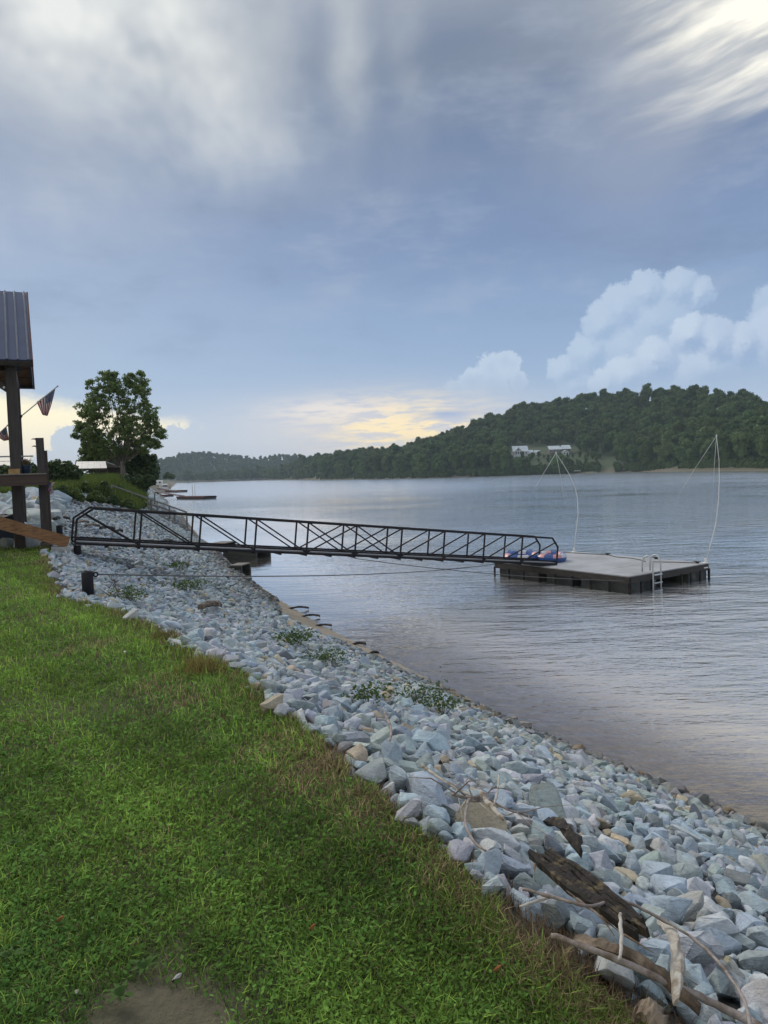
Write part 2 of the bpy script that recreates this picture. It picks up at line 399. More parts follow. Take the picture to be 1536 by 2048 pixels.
def graded(a, b, d0, d1, step, grow=1.12, lim=60.0):
    """grid lines: fine between d0 and d1, coarser away from it"""
    mid = list(np.arange(d0, d1, step)); r = [d1]; s = step
    while r[-1] < b: s = min(s * grow, lim); r.append(r[-1] + s)
    l = [d0]; s = step
    while l[-1] > a: s = min(s * grow, lim); l.append(l[-1] - s)
    return np.array(l[:0:-1] + mid + r)
def grid_mesh(name, xs, ys, zf, colf=None):
    X, Y = np.meshgrid(xs, ys); Z = zf(X, Y); V = np.stack([X, Y, Z], -1).reshape(-1, 3)
    nx, ny = len(xs), len(ys); i = np.arange(nx * ny).reshape(ny, nx)
    F = np.stack([i[:-1, :-1], i[:-1, 1:], i[1:, 1:], i[1:, :-1]], -1).reshape(-1, 4)
    return np_mesh(name, V, F, colf(V) if colf else None, True), V
def ground_col(V):
    x, y, z = V.T; u, xw, xt = bank_u(x, y); hl, t, t2 = hill(x, y)
    soil = np.array((0.075, 0.062, 0.04)); thatch = np.array((0.075, 0.085, 0.032)); grav = np.array((0.10, 0.10, 0.095)); sand = np.array((0.31, 0.265, 0.205)); mud = np.array((0.40, 0.33, 0.26)); wood = np.array((0.035, 0.05, 0.022))
    c = np.tile(grav, (len(V), 1)).astype(float)
    lawn = (u > 1.0) & (y < 19); c[lawn] = thatch
    d = wob(x, y, 0.7, 5) * 0.5 + 0.5; c[lawn] = c[lawn] * (1 - 0.4 * d[lawn, None]) + soil * 0.4 * d[lawn, None]
    dirt = np.exp(-(((x + 0.70) / 0.30) ** 2 + ((y - 2.14) / 0.17) ** 2)); c = np.where(lawn[:, None], c * (1 - dirt[:, None]) + np.array((0.15, 0.122, 0.092)) * dirt[:, None], c)
    sh = (u < 0.16) & (u > -0.05) & (y < 26); c[sh] = sand
    c[(u <= -0.05) & (y < 60)] = mud; c[(u <= 0.1) & (y >= 60)] = grav; deep = (z < -0.8); c[deep] = mud * 0.6
    c[(u > 0.55) & (y > 44)] = thatch
    c[(u > 1) & (y > 40)] = thatch
    f = (hl >= z - 0.01) & (y > 60) & (z > -1); c[f] = wood
    c[f & (z < 1.3)] = (0.065, 0.06, 0.05)
    qq = x / np.maximum(y, 1) * FPX + PW / 2; c[f & (qq > 1010) & (qq < 1240) & (t < 0.5)] = (0.05, 0.075, 0.032); c[f & (qq > 1206) & (qq < 1224) & (t < 0.10)] = (0.15, 0.14, 0.12)
    return c
gm = bpy.data.materials.new('ground_soil'); gm.use_nodes = True
def _g():
    t = gm.node_tree; p = t.nodes['Principled BSDF']; a = t.nodes.new('ShaderNodeAttribute'); a.attribute_name = 'tint'
    tc = t.nodes.new('ShaderNodeTexCoord'); o = tc.outputs['Object']
    n = noise(t, o, 3.0, 8, 0.7); hs = t.nodes.new('ShaderNodeHueSaturation'); t.links.new(a.outputs['Color'], hs.inputs['Color'])
    t.links.new((n * 1.5 + 0.25).v, hs.inputs['Value']); t.links.new(hs.outputs[0], p.inputs['Base Color']); p.inputs['Roughness'].default_value = 0.95
    b = t.nodes.new('ShaderNodeBump'); b.inputs['Strength'].default_value = 0.8; b.inputs['Distance'].default_value = 0.05
    t.links.new(noise(t, o, 14.0, 6, 0.7).v, b.inputs['Height']); t.links.new(b.outputs[0], p.inputs['Normal'])
_g()
xs = np.unique(np.concatenate([graded(-3000, 3000, -12, 8, 0.22, 1.10, 14.0)]))
xs = xs[(xs < 520) | (np.arange(len(xs)) % 8 == 0)]; xs = xs[(xs > -700) | (np.arange(len(xs)) % 8 == 0)]
ys = graded(-60, 2600, 1.0, 30, 0.25, 1.06, 14.0)
gme, _ = grid_mesh('ground', xs, ys, height, ground_col)
ground = tag(link('ground', gme, gm), kind='structure')

# ------------------------------------------------------------------ river
wm = bpy.data.materials.new('river_water'); wm.use_nodes = True
def _w():
    t = wm.node_tree; t.nodes.clear(); out = t.nodes.new('ShaderNodeOutputMaterial')
    tc = t.nodes.new('ShaderNodeTexCoord'); o = tc.outputs['Object']
    a = t.nodes.new('ShaderNodeAttribute'); a.attribute_name = 'tint'; sp = t.nodes.new('ShaderNodeSeparateColor'); t.links.new(a.outputs['Color'], sp.inputs[0])
    dep, calm = E(t, sp.outputs[0]), E(t, sp.outputs[1])
    mp = t.nodes.new('ShaderNodeMapping'); mp.inputs['Rotation'].default_value = (0, 0, math.radians(14)); mp.inputs['Scale'].default_value = (0.55, 1.5, 1); t.links.new(o, mp.inputs[0])
    patch = noise(t, o, 0.05, 3, 0.5).sstep(0.35, 0.62)
    n1 = noise(t, mp.outputs[0], 2.6, 3, 0.55); n2 = noise(t, mp.outputs[0], 0.75, 2, 0.5); n3 = noise(t, mp.outputs[0], 8.0, 2, 0.5)
    amp = calm * (patch * 0.7 + 0.3)
    hgt = (n1 * 0.050 + n2 * 0.085 + n3 * 0.018) * amp + n2 * 0.008
    b = t.nodes.new('ShaderNodeBump'); b.inputs['Strength'].default_value = 1.0; b.inputs['Distance'].default_value = 1.0
    t.links.new(hgt.v, b.inputs['Height'])
    murk = t.nodes.new('ShaderNodeBsdfDiffuse'); t.links.new(mixc(t, dep, (0.50, 0.43, 0.365), (0.39, 0.395, 0.40)), murk.inputs[0])
    tr = t.nodes.new('ShaderNodeBsdfTransparent'); tr.inputs[0].default_value = (0.93, 0.90, 0.84, 1)
    body = t.nodes.new('ShaderNodeMixShader'); t.links.new((dep * 0.5 + 0.5).clamp().v if False else dep.sstep(0.0, 0.55).v, body.inputs[0])
    t.links.new(tr.outputs[0], body.inputs[1]); t.links.new(murk.outputs[0], body.inputs[2])
    gl = t.nodes.new('ShaderNodeBsdfGlossy'); t.links.new((E(t, sp.outputs[2]) + 0.05).v, gl.inputs['Roughness']); gl.inputs['Color'].default_value = (0.95, 0.96, 0.98, 1); t.links.new(b.outputs[0], gl.inputs['Normal'])
    fr = t.nodes.new('ShaderNodeFresnel'); fr.inputs[0].default_value = 1.36; t.links.new(b.outputs[0], fr.inputs['Normal']); fr2 = t.nodes.new('ShaderNodeFresnel'); fr2.inputs[0].default_value = 1.36; fac = (E(t, fr.outputs[0]) * 0.9 + E(t, fr2.outputs[0]) * 0.9).mn(0.96)
    m = t.nodes.new('ShaderNodeMixShader'); t.links.new(fac.v, m.inputs[0]); t.links.new(body.outputs[0], m.inputs[1]); t.links.new(gl.outputs[0], m.inputs[2])
    t.links.new(m.outputs[0], out.inputs[0])
_w()
def water_col(V):
    x, y, z = V.T; d = np.clip(-height(x, y) / 0.9, 0, 1)
    calm = 0.14 + 0.95 * sm((x + 5 + (y - 10) * 0.05) / 10.0); calm = np.where(y > 90, np.maximum(calm, 0.35), calm)
    return np.stack([d, calm, 0.13 * sm((y - 35) / 160.0)], -1)
wxs = graded(-1200, 900, -14, 9, 0.35, 1.12, 30.0); wys = graded(-50, 2000, 4, 34, 0.35, 1.08, 30.0)
wme, _ = grid_mesh('river', wxs, wys, lambda X, Y: X * 0.0, water_col)
river = tag(link('river', wme, wm), kind='structure')

# ------------------------------------------------------------------ riprap rocks
RNG = np.random.default_rng(11)
ROCKCOL = {'blue-grey': (0.32, 0.385, 0.44), 'pale grey': (0.44, 0.465, 0.485), 'greenish grey': (0.33, 0.385, 0.385), 'tan': (0.42, 0.365, 0.27), 'lilac grey': (0.365, 0.38, 0.425), 'dark grey': (0.20, 0.22, 0.235)}
def rockmat(name, attr):
    m = bpy.data.materials.new(name); m.use_nodes = True; t = m.node_tree; p = t.nodes['Principled BSDF']
    if attr:
        a = t.nodes.new('ShaderNodeAttribute'); a.attribute_name = 'tint'; col = a.outputs['Color']
        tc = t.nodes.new('ShaderNodeTexCoord'); o = tc.outputs['Object']; k = 1.0
    else:
        a = t.nodes.new('ShaderNodeObjectInfo'); col = a.outputs['Color']
        g_ = t.nodes.new('ShaderNodeNewGeometry'); o = g_.outputs['Position']; k = 1.0
    n = noise(t, o, 7.0, 5, 0.65); f = noise(t, o, 45.0, 4, 0.7)
    hs = t.nodes.new('ShaderNodeHueSaturation'); t.links.new(col, hs.inputs['Color']); t.links.new((n * 0.9 + f * 0.7 + 0.24).v, hs.inputs['Value'])
    c2 = mixc(t, noise(t, o, 3.3, 4, 0.6).sstep(0.52, 0.70) * 0.45, hs.outputs[0], (0.36, 0.31, 0.23)); c2 = mixc(t, noise(t, o, 16.0, 5, 0.7).sstep(0.58, 0.70) * 0.5, c2, (0.10, 0.10, 0.095))
    t.links.new(c2, p.inputs['Base Color']); p.inputs['Roughness'].default_value = 0.85; p.inputs['Specular IOR Level'].default_value = 0.3
    mp = t.nodes.new('ShaderNodeMapping'); mp.inputs['Rotation'].default_value = (0.5, 0.3, 0.4); mp.inputs['Scale'].default_value = (1, 1, 3.5); t.links.new(o, mp.inputs[0])
    b = t.nodes.new('ShaderNodeBump'); b.inputs['Strength'].default_value = 0.75; b.inputs['Distance'].default_value = 0.03
    t.links.new((noise(t, mp.outputs[0], 9.0, 6, 0.65) + f * 0.25).v, b.inputs['Height']); t.links.new(b.outputs[0], p.inputs['Normal'])
    return m
rock_one, rock_many = rockmat('riprap_stone', False), rockmat('riprap_stone_mass', True)

def rock_shape(seed, bev):
    rg = np.random.default_rng(seed); bm = bmesh.new(); n = rg.integers(15, 26)
    dims = np.array([1.0, rg.uniform(0.62, 0.95), rg.uniform(0.45, 0.75)])
    d = rg.normal(size=(n, 3)); d /= np.abs(d).max(1, keepdims=True) ** 0.55 * np.linalg.norm(d, axis=1, keepdims=True) ** 0.45
    for q in d * rg.uniform(0.82, 1.08, (n, 1)) * dims: bm.verts.new(q)
    r = bmesh.ops.convex_hull(bm, input=bm.verts)
    bmesh.ops.delete(bm, geom=[v for v in bm.verts if not v.link_faces], context='VERTS')
    bmesh.ops.dissolve_limit(bm, angle_limit=0.30, verts=bm.verts, edges=bm.edges)
    if bev:
        bmesh.ops.bevel(bm, geom=list(bm.edges), offset=0.095, offset_type='OFFSET', segments=bev, profile=0.6, affect='EDGES', clamp_overlap=True)
        bmesh.ops.triangulate(bm, faces=bm.faces)
        if bev > 1:
            for v in bm.verts: v.co += v.co.normalized() * 0.030 * float(wob(v.co.x * 3 + seed, v.co.y * 3 + v.co.z * 4, 1.0, seed))
    if bev > 1:
        bmesh.ops.subdivide_edges(bm, edges=[e for e in bm.edges if e.calc_length() > 0.28], cuts=1)
        bmesh.ops.triangulate(bm, faces=bm.faces)
        for v in bm.verts: v.co += v.co.normalized() * (0.055 * float(wob(v.co.x * 2 + seed, v.co.y * 2 + v.co.z * 2.5, 1.0, seed * 1.7)) + rg.normal(0, 0.012))
    bmesh.ops.triangulate(bm, faces=bm.faces); bmesh.ops.recalc_face_normals(bm, faces=bm.faces)
    me = bpy.data.meshes.new('rock_shape'); bm.to_mesh(me); bm.free(); return me
def arr(me):
    V = np.zeros(len(me.vertices) * 3, np.float32); me.vertices.foreach_get('co', V)
    F = np.zeros(len(me.polygons) * 3, np.int32); me.loops.foreach_get('vertex_index', F)
    return V.reshape(-1, 3), F.reshape(-1, 3)
NSH = 22
ROCK_HI = [rock_shape(100 + i, 2) for i in range(NSH)]
ROCK_MID = [arr(rock_shape(100 + i, 1)) for i in range(NSH)]
ROCK_LO = [arr(rock_shape(100 + i, 0)) for i in range(NSH)]
for me in ROCK_HI:
    me.materials.append(rock_one)
    me.polygons.foreach_set('use_smooth', np.ones(len(me.polygons), bool))
    me.set_sharp_from_angle(angle=math.radians(32))

def rock_cover(x, y):
    u, xw, xt = bank_u(x, y); e = wob(x, y, 0.9, 4.0) * 0.05
    lowb = (u > 0.015 + e * 0.3 + 0.16 * np.exp(-((y - 18.0) / 3.2) ** 2) + 0.03 * np.exp(-((y - 13) / 2.0) ** 2)) & (u < 0.985 + e) & (y < 42)
    far = (u > 0.01) & (u < 0.62 + e * 3) & (y >= 42) & (y < 75)
    inland = (u >= 0.98) & (y > 19.2 + wob(x, y, 2, 1) * 0.4) & (y < 37) & (x > -24)
    return lowb | far, inland
class Hash:
    def __init__(s, c): s.c, s.d = c, {}
    def ok(s, x, y, r, k):
        i, j = int(x // s.c), int(y // s.c)
        for a in (-1, 0, 1):
            for b in (-1, 0, 1):
                for (qx, qy, qr) in s.d.get((i + a, j + b), ()):
                    if (qx - x) ** 2 + (qy - y) ** 2 < (k * (r + qr)) ** 2: return False
        return True
    def put(s, x, y, r): s.d.setdefault((int(x // s.c), int(y // s.c)), []).append((x, y, r))
def scatter_rocks():
    out = []; hs = Hash(0.5)
    for lo, hi, n, k in ((0.15, 0.21, 500, 0.86), (0.095, 0.15, 16000, 0.80), (0.065, 0.095, 80000, 0.76), (0.036, 0.062, 60000, 0.74)):
        y = 1.2 + 46 * RNG.random(n) ** 1.35 if lo < 0.12 else 1.2 + 60 * RNG.random(n) ** 1.1
        xw, xt = np.interp(y, WLY, WLX), np.interp(y, TPY, TPX); x = xt - 0.3 + (xw - xt + 0.4) * RNG.random(n)
        a, _ = rock_cover(x, y); r = (lo + (hi - lo) * RNG.random(n) ** 1.5) * np.interp(y, [3.0, 7], [0.66, 0.58])
        if lo < 0.08: a &= y < 16
        P = np.stack([x, y, height(x, y)], -1); v = P - CP; c = v @ FV; qx, qy = PW / 2 + FPX * (v @ RV) / c, PH / 2 - FPX * (v @ UV_) / c
        a &= (c > 0.5) & (qx > -150) & (qx < PW + 450) & (qy < PH + 700)
        for i in np.nonzero(a)[0]:
            if hs.ok(x[i], y[i], r[i], k): hs.put(x[i], y[i], r[i]); out.append((x[i], y[i], r[i], 0))
    n = 9000; y = 18.8 + 19 * RNG.random(n); x = -24 + 16 * RNG.random(n); _, b = rock_cover(x, y); h2 = Hash(1.4)
    for lo, hi in ((0.32, 0.55), (0.18, 0.3), (0.1, 0.17)):
        r = lo + (hi - lo) * RNG.random(n) ** 1.4; sel = np.nonzero(b)[0]; RNG.shuffle(sel)
        for i in sel[:(700 if lo > 0.3 else 4000)]:
            if h2.ok(x[i], y[i], r[i], 0.74): h2.put(x[i], y[i], r[i]); out.append((x[i], y[i], r[i], 1))
    n = 5000; y = 58 + 170 * RNG.random(n) ** 1.4; xw, xt = np.interp(y, WLY, WLX), np.interp(y, TPY, TPX); x = xt + (xw - xt) * RNG.random(n); h4 = Hash(1.6)
    for i in range(n):
        r = RNG.uniform(0.25, 0.55)
        if y[i] > 74 and h4.ok(x[i], y[i], r, 0.7): h4.put(x[i], y[i], r); out.append((x[i], y[i], r, 1))
    # a sunk bottom layer that shows in the gaps
    n = 14000; y = 1.2 + 22 * RNG.random(n) ** 1.5; xw, xt = np.interp(y, WLY, WLX), np.interp(y, TPY, TPX); x = xt + (xw - xt) * RNG.random(n); a, _ = rock_cover(x, y)
    P = np.stack([x, y, height(x, y)], -1); v = P - CP; c = v @ FV; qx = PW / 2 + FPX * (v @ RV) / c; a &= (qx > -150) & (qx < PW + 450)
    h3 = Hash(0.3)
    for i in np.nonzero(a)[0]:
        r = RNG.uniform(0.06, 0.11)
        if h3.ok(x[i], y[i], r, 0.7): h3.put(x[i], y[i], r); out.append((x[i], y[i], r, 2))
    return out
# logs and branches lie among the rocks; their lines are used for the labels too
PLANK = [gp(1070, 1700, 0.26), gp(1290, 1868, 0.26)]
def build_rocks():
    R = scatter_rocks(); n = len(R); A = np.array(R); x, y, r, ly = A.T
    u, xw, xt = bank_u(x, y); z = height(x, y) + np.where(ly == 2, -0.5, np.where(ly == 1, 0.2, 0.38)) * r + RNG.random(n) * 0.04 * (ly < 2)
    names = list(ROCKCOL); pr = np.array([0.40, 0.18, 0.24, 0.045, 0.085, 0.05]); ci = RNG.choice(6, n, p=pr)
    ci = np.where((u < 0.45) & (y < 12) & (RNG.random(n) < 0.06), 3, ci); ci = np.where((u < 0.45) & (RNG.random(n) < 0.25), 2, ci)
    col = np.array([ROCKCOL[k] for k in names])[ci] * RNG.uniform(0.88, 1.24, (n, 1)) * RNG.uniform(0.96, 1.04, (n, 3))
    wet = np.clip(1.25 - (u - 0.02) / 0.13, 0, 1) * (ly != 1); col = col * (1 - 0.62 * wet[:, None] * np.array((0.85, 0.95, 1.0)))
    sh = RNG.integers(0, NSH, n); P = np.stack([x, y, z], -1)
    # orientation: flat side roughly along the slope
    qx, qy, qc = np.zeros(n), np.zeros(n), np.zeros(n); v = P - CP; qc = v @ FV; qx = PW / 2 + FPX * (v @ RV) / qc; qy = PH / 2 - FPX * (v @ UV_) / qc
    score = r / qc * np.where((qx > 12) & (qx < PW - 12) & (qy > 900) & (qy < PH - 12) & (ly < 2) & (wet < 0.3), 1, 0)
    pick = set(np.argsort(-score)[:300].tolist())
    eul = np.stack([RNG.normal(0, 0.38, n), RNG.normal(0, 0.38, n) + 0.3, RNG.random(n) * 2 * PI], -1); scl = r[:, None] * np.stack([RNG.uniform(0.95, 1.35, n), RNG.uniform(0.85, 1.1, n), RNG.uniform(0.9, 1.3, n)], -1) * 1.16
    slope = np.array(Matrix.Rotation(math.radians(17), 3, Vector((0.46, -0.89, 0)).normalized()).to_3x3())
    med = np.median(r[list(pick)])
    VV = {0: [], 1: []}; FF = {0: [], 1: []}; CC = {0: [], 1: []}; off = {0: 0, 1: 0}
    cx, sx = np.cos(eul[:, 0]), np.sin(eul[:, 0]); cy, sy = np.cos(eul[:, 1]), np.sin(eul[:, 1]); cz, sz = np.cos(eul[:, 2]), np.sin(eul[:, 2])
    for i in range(n):
        Rx = np.array([[1, 0, 0], [0, cx[i], -sx[i]], [0, sx[i], cx[i]]]); Ry = np.array([[cy[i], 0, sy[i]], [0, 1, 0], [-sy[i], 0, cy[i]]]); Rz = np.array([[cz[i], -sz[i], 0], [sz[i], cz[i], 0], [0, 0, 1]])
        M = Ry @ Rx @ Rz
        if i in pick:
            o = bpy.data.objects.new('riprap_rock', ROCK_HI[sh[i]]); C.objects.link(o)
            m4 = Matrix([list(M[k]) for k in range(3)]).to_4x4(); o.matrix_world = Matrix.Translation(P[i]) @ m4 @ Matrix.Diagonal((*scl[i], 1))
            o.color = (*[float(q) for q in col[i]], 1)
            size = 'large' if r[i] > med * 1.22 else 'small' if r[i] < med * 0.85 else 'medium'
            asp = scl[i].max() / scl[i].min(); shp = 'flat' if scl[i][2] < 0.80 * scl[i][0] else 'angular' if asp < 1.3 else 'long'
            dpl = np.linalg.norm(P[i][:2] - (PLANK[0] + PLANK[1])[:2] / 2)
            place = 'beside the dark charred plank' if dpl < 0.75 else 'at the edge of the lawn' if u[i] > 0.86 else 'down near the waterline' if u[i] < 0.30 else 'high on the stony bank' if u[i] > 0.58 else 'halfway down the stony bank'
            if y[i] > 16: place = 'on the bank beyond the gangway'
            tag(o, f'{size} {shp} {names[ci[i]]} rock {place}', 'rock', 'riprap rocks on the bank')
            continue
        k = 1 if (qc[i] < 9.5 and ly[i] < 2) or ly[i] == 1 and r[i] > 0.3 else 0
        V, F = (ROCK_MID if k else ROCK_LO)[sh[i]]
        VV[0].append((V * scl[i]) @ M.T + P[i]); FF[0].append(F + off[0]); off[0] += len(V); CC[0].append(np.tile(col[i], (len(V), 1)))
    me = np_mesh('riprap_stones', np.concatenate(VV[0]), np.concatenate(FF[0]), np.concatenate(CC[0]))
    tag(link('riprap_stones', me, rock_many), 'small grey riprap stones covering the river bank', 'stones', kind='stuff')
    DONE = {}
    for o in C.objects:
        if o.name.startswith('riprap_rock'): DONE.setdefault(o['label'], []).append(o)
    ORD = 'lowest|second lowest|third lowest|fourth lowest|fifth lowest|sixth lowest|seventh lowest|eighth lowest|ninth lowest|tenth lowest|eleventh lowest|twelfth lowest|thirteenth lowest|fourteenth lowest|fifteenth lowest|sixteenth lowest|seventeenth lowest|eighteenth lowest|nineteenth lowest|twentieth lowest|twenty-first lowest|twenty-second lowest|twenty-third lowest|twenty-fourth lowest|twenty-fifth lowest|twenty-sixth lowest|twenty-seventh lowest|twenty-eighth lowest|twenty-ninth lowest|thirtieth lowest'.split('|')
    for lb, os_ in DONE.items():
        if len(os_) < 2: continue
        os_.sort(key=lambda o: -proj(o.matrix_world.translation)[1])
        for k, o in enumerate(os_): o['label'] = lb + ', ' + ORD[min(k, 29)] + ' in the picture'
    print('ROCKS', n, 'tris', len(me.polygons))
build_rocks()

# ------------------------------------------------------------------ lawn
def blades(P, h, w, bend, col, rg, seg=2):
    """tapered bent blades: 5 points each"""
    n = len(P); a = rg.random(n) * 2 * PI; s = np.stack([np.cos(a), np.sin(a), 0 * a], -1); d = np.stack([-np.sin(a), np.cos(a), 0 * a], -1) * np.where(rg.random(n) < 0.5, 1, -1)[:, None]
    up = np.array((0, 0, 1.0)); w = w[:, None] / 2; hh = h[:, None]; bb = bend[:, None] * hh
    v = np.stack([P - s * w, P + s * w, P + s * w * 0.8 + up * hh * 0.55 + d * bb * 0.3, P - s * w * 0.8 + up * hh * 0.55 + d * bb * 0.3, P + up * hh * (1 - 0.25 * bend[:, None]) + d * bb], 1)
    i = np.arange(n)[:, None] * 5; Q = i + np.array([0, 1, 2, 3]); T = i + np.array([3, 2, 4])
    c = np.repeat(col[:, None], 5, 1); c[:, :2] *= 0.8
    return v.reshape(-1, 3), Q, T, c.reshape(-1, 3)
def leaflets(P, size, col, rg, tilt=0.5):
    n = len(P); nr = rg.normal(0, tilt, (n, 3)); nr[:, 2] = 1; nr /= np.linalg.norm(nr, axis=1, keepdims=True)
    a = rg.normal(size=(n, 3)); a -= nr * (a * nr).sum(1, keepdims=True); a /= np.linalg.norm(a, axis=1, keepdims=True); b = np.cross(nr, a); s = size[:, None]
    v = np.stack([P - a * s, P + b * s * 0.55, P + a * s, P - b * s * 0.55], 1)
    return v.reshape(-1, 3), np.arange(n)[:, None] * 4 + np.arange(4), np.repeat(col, 4, 0)
def vis_sample(n, ymin, ymax, power, rg, margin=0.08):
    y = ymin + (ymax - ymin) * rg.random(n) ** power; half = 0.535 + margin; x = (rg.random(n) * 2 - 1) * half * y - 0.04 * y
    return x, y
def lawn():
    rg = np.random.default_rng(5); n = 470000
    x, y = vis_sample(n, 1.75, 19.2, 2.1, rg)
    k_ = 330000; y2 = rg.uniform(-1.5, 19.2, k_); x2 = rg.uniform(-11, 3, k_); o_ = (np.abs(x2 + 0.04 * y2) > 0.60 * y2) & (x2 > -0.6 * y2 - 4.5); x, y = np.concatenate([x, x2[o_]]), np.concatenate([y, y2[o_]]); n = len(x); wide = np.concatenate([np.ones(n - o_.sum()), np.full(o_.sum(), 2.6)])
    u, xw, xt = bank_u(x, y); e = wob(x, y, 0.55, 3) * 0.10 + wob(x, y, 0.17, 1) * 0.05
    m = (xt - x) > -0.02 + e; m &= y < 19.0 + wob(x, y, 1.0, 2) * 0.3
    dirt = np.exp(-(((x + 0.72) / 0.34) ** 2 + ((y - 2.14) / 0.19) ** 2)) + 0.5 * np.exp(-(((x + 0.80) / 0.13) ** 2 + ((y - 2.45) / 0.16) ** 2)) + 0.5 * np.exp(-(((x + 2.3) / 0.7) ** 2 + ((y - 5.4) / 0.35) ** 2))
    m &= rg.random(n) > dirt * 1.25
    x, y, wide = x[m], y[m], wide[m]; n = len(x); xt = xt[m]; edge = np.clip(1 - (xt - x) / 0.55, 0, 1) * (0.7 + 0.3 * wob(x, y, 0.6, 8))
    p1 = wob(x, y, 1.1, 7) * 0.5 + 0.5; p2 = wob(x, y, 0.45, 9) * 0.5 + 0.5; p3 = wob(x, y, 2.6, 12) * 0.5 + 0.5
    ds = np.clip(y / 3.0, 0.75, 6) ** 0.62 * wide
    P = np.stack([x, y, height(x, y) - 0.004], -1)
    g1, g2, g3, dry = np.array((0.178, 0.280, 0.054)), np.array((0.090, 0.172, 0.045)), np.array((0.255, 0.385, 0.075)), np.array((0.30, 0.235, 0.14))
    col = g2 + (g1 - g2) * p1[:, None]; far = np.clip((y - 4) / 7, 0, 1)[:, None]; col = col * (1 - 0.45 * far) + (g3 * 0.95) * 0.45 * far
    tuft = np.clip(wob(x, y, 0.10, 21) * wob(x, y, 0.37, 22) * 2.2 - 0.35, 0, 1)
    br = (rg.random(n) < 0.05 + 0.20 * np.clip(p2 * p3 - 0.25, 0, 1) + 0.6 * tuft); col[br] = g3
    dd = (rg.random(n) < 0.05 + 0.6 * edge ** 1.6 + 0.75 * np.clip(wob(x, y, 0.9, 31) - 0.2, 0, 1)); col[dd] = dry * rg.uniform(0.45, 1.2, (dd.sum(), 1))
    tone = wob(x, y, 0.8, 15) * 0.5 + wob(x, y, 0.31, 16) * 0.35 + wob(x, y, 0.12, 17) * 0.25
    col *= 1.28 * (1.0 + 0.55 * tone - 0.18 * np.clip((4.5 - y) / 2.5, 0, 1))[:, None] * rg.uniform(0.6, 1.4, (n, 1))
    h = 0.018 + 0.022 * rg.random(n) + 0.02 * np.clip(tone, 0, 1) + 0.016 * p2 * rg.random(n) + np.where(br, 0.034, 0) * rg.random(n) + 0.05 * edge * rg.random(n); w = (0.0030 + 0.0022 * rg.random(n)) * ds; h *= np.clip(ds, 1, 1.5)
    is_leaf = (rg.random(n) < 0.34 * np.clip(1.3 - y / 14, 0, 1)) & (edge < 0.5) & ~br & ~dd
    k = ~is_leaf
    V1, Q1, T1, C1 = blades(P[k], h[k], w[k], rg.uniform(0.25, 1.1, k.sum()), col[k], rg)
    L = P[is_leaf].copy(); L[:, 2] += 0.008 + rg.random(len(L)) * 0.035
    V2, Q2, C2 = leaflets(L, (0.007 + 0.008 * rg.random(len(L))) * ds[is_leaf], col[is_leaf] * np.array((0.85, 0.95, 1.0)), rg, 0.6)
    o = len(V1); me = np_mesh('lawn_grass', np.concatenate([V1, V2]), [np.concatenate([Q1, Q2 + o]), T1], np.concatenate([C1, C2]))
    tag(link('lawn_grass', me, MATS['grass_leaf']), 'green lawn grass and clover beside the stony bank', 'grass', kind='stuff')
    print('LAWN', n)
leafmat('grass_leaf', tint='tint', trans=0.30, gloss=0.0)
lawn()

# ------------------------------------------------------------------ shared materials of the built things
def V3(*a): return np.array(a, float)
BX, AX, ZX = V3(0.900, 0.436, 0), V3(-0.436, 0.900, 0), V3(0, 0, 1.0)      # towards the river, along the shore, up
steel = mat('black_painted_steel', (0.012, 0.012, 0.017), (0.018, 0.017, 0.021), 9, 0.6, 0.1, c=(0.04, 0.027, 0.02), cs=3, spec=0.25)
post_w = mat('dark_stained_timber', (0.040, 0.033, 0.032), (0.060, 0.050, 0.046), 5, 0.75, 0.3, 18, (3, 3, 0.4))
beam_w = mat('brown_stained_beam', (0.075, 0.048, 0.038), (0.055, 0.036, 0.030), 4, 0.75, 0.25, 16, (0.4, 0.4, 4))
cedar = mat('yellow_brown_lumber', (0.30, 0.155, 0.065), (0.21, 0.10, 0.04), 3.0, 0.7, 0.25, 20, (1.2, 1.2, 7), c=(0.10, 0.05, 0.025), cs=4.5)
newwood = mat('raw_wood_block', (0.42, 0.27, 0.11), (0.34, 0.20, 0.08), 6, 0.7, 0.2)
greywood = mat('weathered_grey_wood', (0.24, 0.225, 0.20), (0.15, 0.14, 0.125), 5, 0.9, 0.4, 14, (3, 3, 0.5))
concrete = mat('pale_concrete', (0.42, 0.43, 0.43), (0.33, 0.335, 0.33), 12, 0.9, 0.4)
roofmt = mat('slate_blue_metal_roof', (0.045, 0.065, 0.135), (0.036, 0.053, 0.112), 2, 0.38, metal=0.25)
ribmt = mat('metal_roof_rib', (0.13, 0.15, 0.19), (0.10, 0.12, 0.15), 3, 0.4, metal=0.25)
redtrim = mat('dark_red_trim', (0.10, 0.022, 0.022), (0.07, 0.018, 0.018), 5, 0.5)
soffit = mat('brown_soffit_boards', (0.105, 0.050, 0.024), (0.07, 0.033, 0.016), 3, 0.7, 0.2, 12, (1, 6, 1))
alu = mat('dull_aluminium', (0.52, 0.55, 0.57), (0.42, 0.45, 0.47), 8, 0.35, metal=0.6)
whitep = mat('white_plastic', (0.75, 0.76, 0.75), (0.62, 0.63, 0.62), 9, 0.45)
blackp = mat('black_float_plastic', (0.016, 0.017, 0.018), (0.030, 0.031, 0.030), 3, 0.55, 0.15, c=(0.07, 0.07, 0.06), cs=1.2)
rope = mat('grey_wire_rope', (0.11, 0.11, 0.11), (0.07, 0.07, 0.07), 40, 0.6)
deckgrey = mat('grey_dock_sheet', (0.40, 0.41, 0.43), (0.34, 0.35, 0.37), 1.3, 0.75, 0.1, 40, c=(0.30, 0.30, 0.31), cs=0.9)
